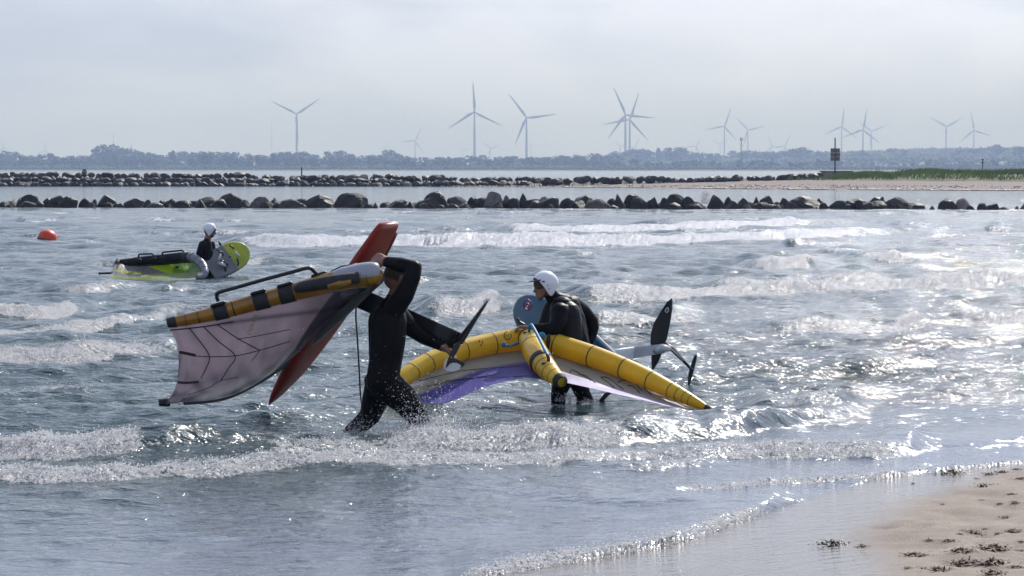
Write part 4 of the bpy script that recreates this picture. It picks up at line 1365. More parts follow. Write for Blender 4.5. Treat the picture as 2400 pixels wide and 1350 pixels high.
def helmet(root, c, fwd, up, s, kind='open'):
    """rounded shell with ear lobes, vents and a short visor; head centre c, looking along fwd"""
    f = Vector(fwd).normalized(); u = (Vector(up) - f * Vector(up).dot(f)).normalized(); r = f.cross(u)
    c = Vector(c)
    v, fc = [], []
    nu, nv = 40, 22
    inner = []
    for lay, k in ((0, 1.0), (1, .93)):
        for i in range(nv + 1):
            for j in range(nu):
                a = 2 * math.pi * j / nu                                 # 0 = front
                ca = math.cos(a)
                side = math.exp(-((abs(math.atan2(math.sin(a), math.cos(a))) - 1.65) / .50) ** 2)
                low = -.10 + .50 * max(ca, 0) ** 1.2 * 1.0 - .02 * max(-ca, 0)      # how far down the shell reaches (fraction)
                low -= .62 * side
                t = (math.pi / 2) * (1 - low) * i / nv if True else 0
                z = math.cos(min(t, math.pi * .5)) if t <= math.pi / 2 else -(t - math.pi / 2) * .8
                rr = math.sin(min(t, math.pi / 2)) * (1 if t <= math.pi / 2 else 1 - .10 * (t - math.pi / 2))
                v.append(c + (f * (.125 * rr * math.cos(a) * k - .006) + r * (.104 * rr * math.sin(a) * k) + u * (.122 * z * k + .012)) * s)
    n1 = (nv + 1) * nu
    for lay in range(2):
        b = lay * n1
        for i in range(nv):
            for j in range(nu):
                q = (b + i * nu + j, b + (i + 1) * nu + j, b + (i + 1) * nu + (j + 1) % nu, b + i * nu + (j + 1) % nu)
                fc.append(q if lay == 0 else q[::-1])
    for j in range(nu):
        fc.append((nv * nu + j, n1 + nv * nu + j, n1 + nv * nu + (j + 1) % nu, nv * nu + (j + 1) % nu))
    h = mesh_obj('helmet', v, fc, M['helmet'], root)
    P = lambda a, b, d: c + (f * a + r * b + u * d) * s
    for k in (-1, 1):
        for (a, d, sz) in ((.045, .040, .018), (.012, .002, .009), (.002, -.028, .009)):
            y = .104 * math.sqrt(max(0, 1 - (a / .125) ** 2 - (max(d - .012, 0) / .122) ** 2)) + .001
            vv, ff = box_mesh((0, 0, 0), (sz * 1.3 * s, .012 * s, sz * .6 * s), bev=.002 * s)
            M3 = Matrix((f, r, u)).transposed()
            vv = [P(a, k * y, d) + M3 @ Vector(q) for q in vv]
            mesh_obj('vent', vv, ff, M['black'], h)
        vv, ff = tube_mesh([P(.025, k * .096, -.052), P(.05, k * .07, -.095), P(.06, k * .02, -.122)], [.006 * s] * 3, 6)
        mesh_obj('chin_strap', vv, ff, M['black'], h)
    pts = []
    vv, ff = [], []
    for i in range(13):
        a = -1.0 + 2.0 * i / 12
        x, y = .119 * math.cos(a), .100 * math.sin(a)
        ext = .030 * math.cos(a * 1.2)
        for e, z in ((0, .062), (ext, .052), (ext, .048), (0, .056)):
            vv.append(P(x + e, y * (1 + e), z))
    for i in range(12):
        for q in range(4):
            ff.append((i * 4 + q, i * 4 + (q + 1) % 4, i * 4 + 4 + (q + 1) % 4, i * 4 + 4 + q))
    mesh_obj('visor', vv, ff, M['black'], h)
    return h

# --- man walking in front with the red board (d about 20 m)
def walker():
    B = Body()
    q = lambda x, y, d: Q(x, y, d)
    # torso: two columns side by side in depth, hips to shoulders
    for s, dd in ((-1, 19.86), (1, 20.10)):
        B.chain([(q(896, 893, dd), .118), (q(903, 850, dd), .118), (q(909, 800, dd), .126), (q(912, 752, dd), .128), (q(916, 724, dd), .090)])
    B.cone(q(878, 893, 19.90), .075, q(878, 893, 20.06), .075)                 # seat
    B.cone(q(905, 755, 19.98), .13, q(905, 830, 19.98), .125)
    B.cone(q(917, 722, 19.84), .075, q(917, 722, 20.12), .075)
    # neck and head
    B.chain([(q(922, 716, 19.98), .068), (q(930, 688, 19.98), .060)], 'skin')
    B.cone(q(921, 722, 19.98), .075, q(924, 706, 19.98), .070)
    B.head(q(934, 652, 19.99), (1, .25, -.12), (0, 0, 1), .98)
    # raised arm (camera side): shoulder, elbow, wrist
    B.chain([(q(924, 724, 19.80), .076), (q(948, 690, 19.74), .070), (q(966, 650, 19.74), .060), (q(971, 628, 19.76), .055)])
    B.chain([(q(971, 628, 19.76), .055), (q(940, 621, 19.80), .056), (q(910, 615, 19.86), .042)])
    B.cone(q(910, 615, 19.86), .038, q(902, 613, 19.88), .037, 'skin')
    B.hand(q(904, 613, 19.87), Q(868, 600, 19.98) - Q(904, 613, 19.87), (-.2, .9, -.3), .5, side=-1, s=1.15)
    # far arm reaching forward-down to the foil mast
    B.chain([(q(932, 738, 20.16), .078), (q(962, 768, 20.20), .064), (q(992, 790, 20.20), .052), (q(1036, 812, 20.13), .036)])
    B.cone(q(1036, 812, 20.13), .032, q(1042, 815, 20.12), .031, 'skin')
    B.hand(q(1040, 815, 20.12), Q(1072, 838, 20.04) - Q(1040, 815, 20.12), (-.2, -.2, -1), .75, side=-1, s=1.05)
    # front leg: thigh forward, knee, shin under water
    B.chain([(q(903, 900, 19.88), .122), (q(946, 935, 19.86), .104), (q(984, 982, 19.84), .080), (q(991, 1002, 19.84), .070), (q(985, 1075, 19.86), .062), (q(975, 1150, 19.88), .044)])
    B.cone(q(962, 1160, 19.88), .042, q(1010, 1178, 19.86), .035, 'boot')
    # trailing leg
    B.chain([(q(893, 900, 20.08), .118), (q(880, 935, 20.10), .098), (q(868, 972, 20.12), .078), (q(856, 985, 20.13), .070), (q(826, 1012, 20.15), .062), (q(790, 1050, 20.2), .05), (q(770, 1075, 20.2), .042)])
    B.cone(q(768, 1078, 20.2), .04, q(790, 1110, 20.2), .034, 'boot')
    base = Q(900, 1160, 19.98)
    root = empty('person', base)
    B.p = [(a - base, ra, b - base, rb, g) for a, ra, b, rb, g in B.p]
    B.build(root, .0065, BODY_MATS)
    tag(root, 'person in black wetsuit wading with a red board and wing held overhead', 'person')
walker()

# --- man with white helmet bending behind the yellow wing (d about 23 m)
def bender():
    B = Body()
    q = Q
    d0 = 23.2
    B.chain([(q(1352, 848, d0 - .10), .125), (q(1345, 800, d0 - .10), .128), (q(1328, 752, d0 - .12), .132), (q(1318, 724, d0 - .12), .105)])
    B.chain([(q(1352, 848, d0 + .14), .125), (q(1345, 800, d0 + .14), .128), (q(1335, 752, d0 + .16), .135), (q(1332, 722, d0 + .18), .108)])
    B.chain([(q(1340, 790, d0 - .16), .10), (q(1333, 735, d0 - .16), .10)], 'panel')
    B.cone(q(1308, 735, d0 - .04), .11, q(1300, 775, d0 - .02), .115)
    B.chain([(q(1322, 712, d0), .085), (q(1300, 700, d0 - .02), .064), (q(1290, 690, d0 - .03), .058)], 'suit')
    B.chain([(q(1300, 702, d0 - .02), .059), (q(1287, 684, d0 - .03), .056)], 'skin')
    hc = q(1277, 672, d0 - .06)
    fw, up = Vector((-1, -.38, -.10)), Vector((-.18, 0, 1))
    B.head(hc, fw, up, .86)
    B.cone(q(1298, 728, d0 - .02), .095, q(1288, 765, d0), .10)
    # camera side arm: out to the wing's front handle
    B.chain([(q(1312, 732, d0 - .24), .082), (q(1308, 755, d0 - .30), .072), (q(1298, 772, d0 - .34), .062), (q(1262, 772, d0 - .36), .046), (q(1250, 769, d0 - .36), .038)])
    B.cone(q(1250, 769, d0 - .36), .032, q(1246, 768, d0 - .36), .031, 'skin')
    B.hand(q(1246, 768, d0 - .36), (-1, 0, .08), (0, 0, -1), .6, side=1)
    # far arm: round the board
    B.chain([(q(1340, 716, d0 + .26), .088), (q(1364, 728, d0 + .32), .068), (q(1386, 752, d0 + .34), .058), (q(1390, 766, d0 + .33), .052), (q(1386, 790, d0 + .30), .042), (q(1382, 800, d0 + .28), .036)])
    B.hand(q(1380, 804, d0 + .28), (-.15, -.1, -1), (-1, -.2, 0), .5, side=1)
    # legs
    B.chain([(q(1345, 850, d0 - .10), .12), (q(1318, 893, d0 - .10), .086), (q(1309, 922, d0 - .10), .064), (q(1307, 965, d0 - .08), .056), (q(1318, 1050, d0 - .04), .045)])
    B.cone(q(1318, 1055, d0 - .04), .04, q(1285, 1070, d0 - .1), .034, 'boot')
    B.chain([(q(1355, 850, d0 + .12), .12), (q(1356, 893, d0 + .12), .088), (q(1364, 920, d0 + .12), .066), (q(1386, 958, d0 + .14), .056), (q(1424, 1030, d0 + .16), .045)])
    B.cone(q(1412, 1035, d0 + .16), .04, q(1385, 1058, d0 + .12), .034, 'boot')
    base = q(1350, 1050, d0)
    root = empty('person', base)
    B.p = [(a - base, ra, b - base, rb, g) for a, ra, b, rb, g in B.p]
    B.build(root, .0075, BODY_MATS)
    helmet(root, hc - base + Vector((0, 0, .008)), fw, up, .92)
    tag(root, 'person in black wetsuit and white helmet bending behind the yellow wing', 'person')
bender()

# --- man far out with the green board (d about 49 m)
def far_person():
    B = Body(); q = Q; d0 = 49.3
    for dd in (-.10, .10):
        B.chain([(q(487, 655, d0 + dd), .125), (q(486, 625, d0 + dd), .115), (q(483, 590, d0 + dd), .125), (q(484, 572, d0 + dd), .095)])
    B.cone(q(484, 568, d0 - .12), .07, q(484, 568, d0 + .12), .07)
    B.chain([(q(485, 564, d0), .066), (q(489, 552, d0), .056)], 'skin')
    hc = q(492, 541, d0)
    fw, up = Vector((1, .25, -.18)), Vector((0, 0, 1))
    B.head(hc, fw, up, .95)
    B.chain([(q(475, 574, d0 - .2), .075), (q(468, 590, d0 - .24), .058), (q(465, 600, d0 - .24), .048), (q(464, 604, d0 - .24), .044)])
    B.chain([(q(464, 604, d0 - .24), .036), (q(465, 607, d0 - .24), .032)], 'skin')
    B.hand(q(465, 607, d0 - .24), (.25, -.2, -1), (1, 0, 0), .5)
    B.chain([(q(494, 572, d0 + .18), .075), (q(500, 590, d0 + .16), .058), (q(508, 606, d0 + .1), .046), (q(516, 616, d0 + .05), .036)])
    B.hand(q(517, 617, d0 + .05), (1, 0, -.6), (0, -1, 0), .5)
    for dd, sx in ((-.1, -4), (.1, 5)):
        B.chain([(q(487, 655, d0 + dd), .12), (q(487 + sx, 700, d0 + dd), .075), (q(486 + sx, 755, d0 + dd), .045)])
        B.cone(q(486 + sx, 758, d0 + dd), .04, q(506 + sx, 764, d0 + dd), .034, 'boot')
    base = q(487, 758, d0)
    root = empty('person', base)
    B.p = [(a - base, ra, b - base, rb, g) for a, ra, b, rb, g in B.p]
    B.build(root, .010, BODY_MATS)
    helmet(root, hc - base + Vector((0, 0, .006)), fw, up, .98)
    tag(root, 'person in white helmet standing waist deep beside a green board', 'person')
far_person()

# ------------------------------------------------------------------ boards and foils
def board_mesh(tail, nose, nrm, width, thick, noseflat, tailw, tint, m=40, n=24, rocker=.04, wpos=.45, nose_pow=2.2):
    """closed hull: outline narrows to the nose, squarish tail, rounded rails; tint(t, a) gives the colour"""
    tail, nose = Vector(tail), Vector(nose)
    L = nose - tail; ax = L.normalized()
    nz = (Vector(nrm) - ax * Vector(nrm).dot(ax)).normalized()
    wx = ax.cross(nz)
    V, C, Fc = [], [], []
    for i in range(m):
        t = i / (m - 1)
        te = 0.5 - 0.5 * math.cos(math.pi * t) if noseflat else t
        if te < wpos: w = tailw + (1 - tailw) * math.sin(te / wpos * math.pi / 2)
        else: w = max(0, 1 - ((te - wpos) / (1 - wpos)) ** nose_pow) ** (0.5 if noseflat else .8)
        if te < .03: w *= .90 + .1 * te / .03
        hw = max(w * width / 2, .004)
        ht = max(thick / 2 * min(1, (.55 + 2.5 * te)) * min(1, .35 + 3.5 * (1 - te)) * (min(1, hw / (thick * .7)) ** .5), .003)
        c = tail + L * te + nz * rocker * ((te - .4) ** 2 * 2.2)
        for k in range(n):
            a = 2 * math.pi * k / n
            ca, sa = math.cos(a), math.sin(a)
            x = math.copysign(abs(ca) ** .55, ca) * hw; z = math.copysign(abs(sa) ** .7, sa) * ht
            V.append(c + wx * x + nz * z)
            C.append((*tint(te, sa, x / max(width / 2, 1e-6)), 1))
    for i in range(m - 1):
        for k in range(n):
            j = (k + 1) % n
            Fc.append((i * n + k, i * n + j, (i + 1) * n + j, (i + 1) * n + k))
    Fc.append(tuple(range(n - 1, -1, -1))); Fc.append(tuple((m - 1) * n + k for k in range(n)))
    return V, Fc, C, ax, nz, wx
def tinted(name, V, Fc, C, mat, parent):
    o = mesh_obj(name, V, Fc, mat, parent)
    at = o.data.attributes.new('tint', 'FLOAT_COLOR', 'POINT')
    at.data.foreach_set('color', np.array(C, dtype=np.float32).ravel())
    return o
def foil_mesh(sections, n=16):
    """sections: (centre, chord vector, thickness vector)"""
    V, Fc = [], []
    for c, ch, th in sections:
        for k in range(n):
            a = 2 * math.pi * k / n
            x = math.cos(a); y = math.sin(a) * (0.62 + .38 * x)
            V.append(Vector(c) + Vector(ch) * .5 * x + Vector(th) * .5 * y)
    m = len(sections)
    for i in range(m - 1):
        for k in range(n):
            j = (k + 1) % n
            Fc.append((i * n + k, i * n + j, (i + 1) * n + j, (i + 1) * n + k))
    Fc.append(tuple(range(n - 1, -1, -1))); Fc.append(tuple((m - 1) * n + k for k in range(n)))
    return V, Fc
def text_part(name, body, centre, right, up, size, mat, parent, off=.0):
    cu = bpy.data.curves.new(name, 'FONT'); cu.body = body; cu.size = 1; cu.align_x = 'CENTER'; cu.align_y = 'CENTER'; cu.extrude = .01
    ob = bpy.data.objects.new('t', cu); col.objects.link(ob)
    dg = bpy.context.evaluated_depsgraph_get()
    me = bpy.data.meshes.new_from_object(ob.evaluated_get(dg)); bpy.data.objects.remove(ob)
    r, u = Vector(right).normalized(), Vector(up).normalized(); w = r.cross(u)
    M4 = Matrix((r * size, u * size, w * size)).transposed().to_4x4(); M4.translation = Vector(centre) + w * off
    me.transform(M4); me.materials.clear(); me.materials.append(mat); me.name = name
    return link(bpy.data.objects.new(name, me), parent)

def red_board():
    root = empty('foil_board', Q(780, 740, 20.5))
    tail, nose = Q(915, 527, 20.25), Q(638, 954, 20.62)
    n = Vector((.77, -.28, -.57))
    red = lambda t, sa, x: (1, 1, 1)
    V, Fc, C, ax, nz, wx = board_mesh(tail, nose, n, .50, .095, False, .74, red, m=44, rocker=-.04, wpos=.45, nose_pow=1.9)
    o = mesh_obj('hull', V, Fc, M['red_paint'], root)
    # square-cut tail with a bevelled rail strip along the far edge
    rail = []
    for i in range(2, 18):
        t = i / 43
        k = i * 24
        rail.append(V[k + 12])
    v, f = tube_mesh(rail, [.03 + .012 * math.sin(i / 15 * math.pi) for i in range(16)], 10)
    mesh_obj('rail', v, f, M['red_deck'], root)
    # mast, front wing
    L = (tail - nose).length
    m0 = tail + (nose - tail) * .36 + nz * .035
    m1 = Q(1078, 803, 20.12)
    md = (m1 - m0).normalized(); ml = (m1 - m0).length
    ch = (ax - md * ax.dot(md)).normalized()
    th = md.cross(ch)
    V2, F2 = foil_mesh([(m0 + md * ml * t, ch * (.150 - .015 * t), th * .022) for t in (0, .25, .5, .75, 1)])
    mesh_obj('mast', V2, F2, M['carbon'], root)
    v, f = box_mesh((0, 0, 0), (.20, .05, .03), bev=.008)
    R3 = Matrix((ch, th, md)).transposed()
    mesh_obj('mast_plate', [m0 + R3 @ Vector(p) for p in v], f, M['black'], root)
    # wing of the foil seen almost edge on, from the upper tip to the broad lower tip
    A, Cc, Bp = Q(1143, 704, 20.02), Q(1072, 808, 20.06), Q(1050, 866, 19.98)
    fw = []
    up = (A - Cc).normalized()
    tw = Vector((1, 0, .15)).normalized()
    for p, c, t in ((A, .020, .006), (A + (Cc - A) * .12, .030, .010), (A + (Cc - A) * .5, .050, .018), (A + (Cc - A) * .85, .072, .030), (Cc, .085, .036)):
        fw.append((p, tw * c, Vector((0, 1, 0)) * .12 if False else Vector((.1, 1, 0)).normalized() * .10))
    Vw, Fw = foil_mesh(fw)
    mesh_obj('front_wing', Vw, Fw, M['carbon'], root)
    def plate(name, outline, d, th, mat):
        n_ = len(outline)
        v = [Q(x, y, d) for x, y in outline] + [Q(x, y, d + th) for x, y in outline]
        f = [tuple(range(n_)), tuple(range(2 * n_ - 1, n_ - 1, -1))] + [(i, n_ + i, n_ + (i + 1) % n_, (i + 1) % n_) for i in range(n_)]
        return mesh_obj(name, v, f, mat, root, smooth=False)
    plate('front_wing', [(1083, 798), (1078, 812), (1070, 828), (1058, 846), (1046, 864), (1042, 862), (1048, 845), (1058, 822), (1066, 804)], 20.02, .03, M['carbon'])
    plate('front_wing', [(1062, 838), (1090, 851), (1087, 858), (1072, 866), (1050, 866)], 20.015, .02, M['carbon'])
    plate('wing_tip', [(1050, 838), (1044, 842), (1040, 853), (1040, 866), (1043, 866), (1046, 855)], 19.995, .018, M['white_print'])
    plate('wing_tip', [(1060, 850), (1072, 851), (1081, 857), (1076, 866), (1062, 871), (1046, 869), (1044, 864)], 19.992, .018, M['lightgrey'])
    v, f = foil_mesh([(Q(1136, 712, 20.0), Vector((.02, 0, .01)), Vector((0, .02, 0))), (Q(1142, 704, 20.0), Vector((.05, 0, .01)), Vector((0, .02, 0))), (Q(1144, 700, 20.0), Vector((.03, 0, 0)), Vector((0, .01, 0)))])
    mesh_obj('wing_tip', v, f, M['lightgrey'], root)
    # lettering on the mast and the leash hanging to the leg
    mid = m0 + md * ml * .12
    text_part('lettering', 'e', Q(893, 685, 20.24), (1, 0, .1), (0, 0, 1), .065, M['white_print'], root)
    text_part('lettering', 'e', Q(842, 687, 20.33), (1, 0, .3), (-.3, 0, 1), .06, M['tan_print'], root)
    leash = [(836, 700, 20.3), (834, 740, 20.28), (838, 800, 20.25), (842, 870, 20.22), (845, 925, 20.18), (850, 965, 20.05), (848, 1000, 20.0), (852, 1040, 20.0)]
    S = spline(leash, 36)
    v, f = tube_mesh([Q(*p) for p in S], [.006] * 36, 8)
    mesh_obj('leash', v, f, M['rubber'], root)
    v, f = tube_mesh([Q(848, 990, 19.99), Q(848, 1000, 19.99), Q(849, 1014, 19.99)], [.016, .022, .014], 8)
    mesh_obj('leash_cuff', v, f, M['rubber'], root)
    localise(root)
    tag(root, 'long red foil board with black mast carried beside the wading person', 'board')
red_board()

def blue_board():
    root = empty('foil_board', Q(1330, 800, 23.9))
    n = Vector((-.62, -.74, .12))
    tail = Q(1432, 862, 23.6)
    blue = lambda t, sa, x: (.014, .095, .165) if sa > -.2 else (.07, .22, .30)
    # a round-nosed hull: swap so that 'nose' is the rounded far-left end
    V, Fc, C, ax, nz, wx = board_mesh(tail, Q(1204, 712, 24.25), n, .40, .10, True, .55, blue, rocker=-.03, wpos=.62, nose_pow=2.8)
    tinted('hull', V, Fc, C, M['board_paint'], root)
    # pale rail line along the upper edge
    v, f = tube_mesh([V[i * 24 + (0 if (V[20 * 24] - V[20 * 24 + 12]).z > 0 else 12)] for i in range(2, 30)], [.016] * 28, 8)
    mesh_obj('rail', v, f, M['lightgrey'], root)
    c = Q(1236, 716, 23.93)
    for k in range(2):
        a = [(1228, 722), (1228, 706), (1237, 702), (1246, 708), (1245, 720), (1236, 727), (1230, 722)] if k == 0 else [(1233, 716), (1237, 711), (1241, 716), (1237, 721), (1233, 716)]
        v, f = tube_mesh([Q(x, y, 24.02 - .0028 * (x - 1200)) for x, y in a], [.007] * len(a), 6)
        mesh_obj('emblem', v, f, M['pink_print'], root)
    # mast going off to the right, then fuselage with both wings
    d = 24.0
    a, b, e = Q(1405, 838, 23.78), Q(1487, 826, 23.9), Q(1560, 816, d)
    u = Vector((.12, .55, .83))
    V2, F2 = foil_mesh([(a + (b - a) * t, u * .115, Vector((.3, -.8, .5)) * .02) for t in (0, .5, 1)])
    mesh_obj('mast', V2, F2, M['lightgrey'], root)
    V2, F2 = foil_mesh([(b + (e - b) * t, u * (.115 - .02 * t), Vector((.3, -.8, .5)) * .024) for t in (-.02, .5, 1)])
    mesh_obj('mast_sleeve', V2, F2, M['alloy'], root)
    V2, F2 = tube_mesh([Q(1536, 824, d - .05), Q(1552, 815, d - .06), Q(1572, 818, d - .06)], [.022, .036, .020], 10)
    mesh_obj('fairing', V2, F2, M['lightgrey'], root)
    sec = []
    for px, py, w in ((1573, 700, 5), (1570, 706, 14), (1562, 728, 28), (1552, 755, 40), (1546, 780, 42), (1543, 802, 38), (1540, 825, 28), (1535, 850, 17), (1531, 864, 8), (1530, 868, 3)):
        sec.append((Q(px, py, d + .06), Vector((w / 275, .04, .01)), Vector((-.2, .9, .1)) * .03 * (.35 + w / 60)))
    V2, F2 = foil_mesh(sec); mesh_obj('front_wing', V2, F2, M['carbon'], root)
    pts = [Q(x, y, d + .02) for x, y in ((1561, 724), (1565, 721), (1567, 728), (1563, 733), (1559, 730), (1561, 724))]
    v, f = tube_mesh(pts, [.0045] * 6, 6); mesh_obj('emblem', v, f, M['white_print'], root)
    V2, F2 = tube_mesh([Q(1556, 806, d), Q(1575, 818, d), Q(1600, 844, d + .03), Q(1617, 862, d + .05)], [.026, .020, .014, .012], 10)
    mesh_obj('fuselage', V2, F2, M['carbon'], root)
    V2, F2 = tube_mesh([Q(1558, 808, d - .024), Q(1577, 821, d - .016), Q(1602, 846, d + .018)], [.009, .006, .004], 6)
    mesh_obj('fuselage_edge', V2, F2, M['lightgrey'], root)
    sec = []
    for px, py, w in ((1632, 830, 3), (1630, 836, 8), (1626, 850, 11), (1621, 868, 12), (1617, 886, 10), (1615, 900, 6), (1614, 905, 3)):
        sec.append((Q(px, py, d + .05), Vector((w / 275, .02, 0)), Vector((-.1, 1, 0)) * .02))
    V2, F2 = foil_mesh(sec); mesh_obj('stabilizer', V2, F2, M['carbon'], root)
    v, f = tube_mesh([Q(1616, 862, d), Q(1622, 866, d), Q(1627, 868, d)], [.012, .011, .006], 8); mesh_obj('bolt', v, f, M['carbon'], root)
    v, f = tube_mesh([Q(1432, 918, 23.2), Q(1420, 926, 23.2), Q(1410, 938, 23.2), Q(1404, 948, 23.2)], [.012, .02, .018, .012], 8)
    mesh_obj('leash', v, f, M['rubber'], root)
    localise(root)
    tag(root, 'blue foil board under the arm of the bending person, black foil wings upright', 'board')
blue_board()

def green_board():
    d = 49.0
    root = empty('foil_board', Q(540, 606, d))
    tail, nose = Q(488, 632, d + .05), Q(580, 582, d + .45)
    n = Vector((-.15, -.94, .22))
    def tint(t, sa, x):
        if sa < -.15: return (.30, .34, .03)
        return (.16, .165, .17) if t < .56 else (.36, .40, .015)
    V, Fc, C, ax, nz, wx = board_mesh(tail, nose, n, .56, .10, True, .86, tint, m=60, rocker=.03, wpos=.45, nose_pow=2.8)
    tinted('hull', V, Fc, C, M['board_paint'], root)
    P = lambda px, py, o=0: Q(px, py, d - .09 + .0045 * (px - 490) + o)
    for a, b in (((518, 597), (512, 612)), ((512, 614), (530, 623))):
        v, f = tube_mesh([P(*a), P((a[0] + b[0]) / 2 - 1, (a[1] + b[1]) / 2, -.07), P(*b)], [.03, .034, .03], 8, flat=.5)
        mesh_obj('foot_strap', v, f, M['lightgrey'], root)
    for pts in ([(508, 584), (514, 590), (522, 591)], [(522, 591), (522, 600)], [(512, 612), (516, 608)], [(516, 608), (534, 622)], [(529, 625), (528, 636)], [(538, 574), (545, 580), (548, 583)], [(556, 606), (559, 616), (557, 624)]):
        v, f = tube_mesh([P(*p, -.02) for p in pts], [.016] * len(pts), 6)
        mesh_obj('strap_pad', v, f, M['black'], root)
    for pts in ([(552, 590), (557, 597), (560, 600)],):
        v, f = tube_mesh([P(*p, -.015) for p in pts], [.022] * len(pts), 6); mesh_obj('emblem', v, f, M['lightgrey'], root)
    v, f = tube_mesh([P(538, 601), P(540, 602)], [.02, .02], 8); mesh_obj('plug', v, f, M['black'], root)
    # foil behind: only the tips show past the rails
    for (a, b, w) in (((512, 564), (518, 576), 7), ((536, 630), (543, 646), 7)):
        s = [(Q(a[0] + (b[0] - a[0]) * t, a[1] + (b[1] - a[1]) * t, d + .5), Vector((w * k / 134, 0, 0)), Vector((0, .03, 0))) for t, k in ((0, .25 if a[1] < 600 else 1), (.5, .8), (1, 1 if a[1] < 600 else .25))]
        v, f = foil_mesh(s); mesh_obj('foil_wing', v, f, M['carbon'], root)
    localise(root)
    tag(root, 'lime green foil board with grey deck pad held on edge by the person', 'board')
green_board()

# ------------------------------------------------------------------ inflatable wings
def cloth(name, top, bot, left, right, depth, tint, parent, m=90, n=40, ripple=.012, seed=1):
    """sheet spanned by four photo outlines (Coons patch), at depth(px, py, s, t); tint(s, t, px, py)"""
    T, Bt, L, R = spline(top, m), spline(bot, m), spline(left, n), spline(right, n)
    V, C = [], []
    for j in range(n):
        t = j / (n - 1)
        for i in range(m):
            s = i / (m - 1)
            p = (1 - t) * T[i] + t * Bt[i] + (1 - s) * L[j] + s * R[j] - ((1 - s) * (1 - t) * T[0] + s * (1 - t) * T[-1] + (1 - s) * t * Bt[0] + s * t * Bt[-1])
            d = depth(p[0], p[1], s, t) + ripple * (mnoise.noise(Vector((s * 9, t * 3, seed))) + .5 * mnoise.noise(Vector((s * 22, t * 6, seed + 5))))
            V.append(Q(p[0], p[1], d)); C.append((*tint(s, t, p[0], p[1]), 1))
    f = [tuple(int(x) for x in q) for q in grid_quads(n, m)]
    return tinted(name, V, f, C, M['canopy'], parent)
def seam_line(name, pts, depth, width, mat, parent, m=24, off=.012):
    S = spline(pts, m)
    v, f = tube_mesh([Q(a, b, depth(a, b) - off) for a, b in S], [width] * m, 6)
    return mesh_obj(name, v, f, mat, parent)

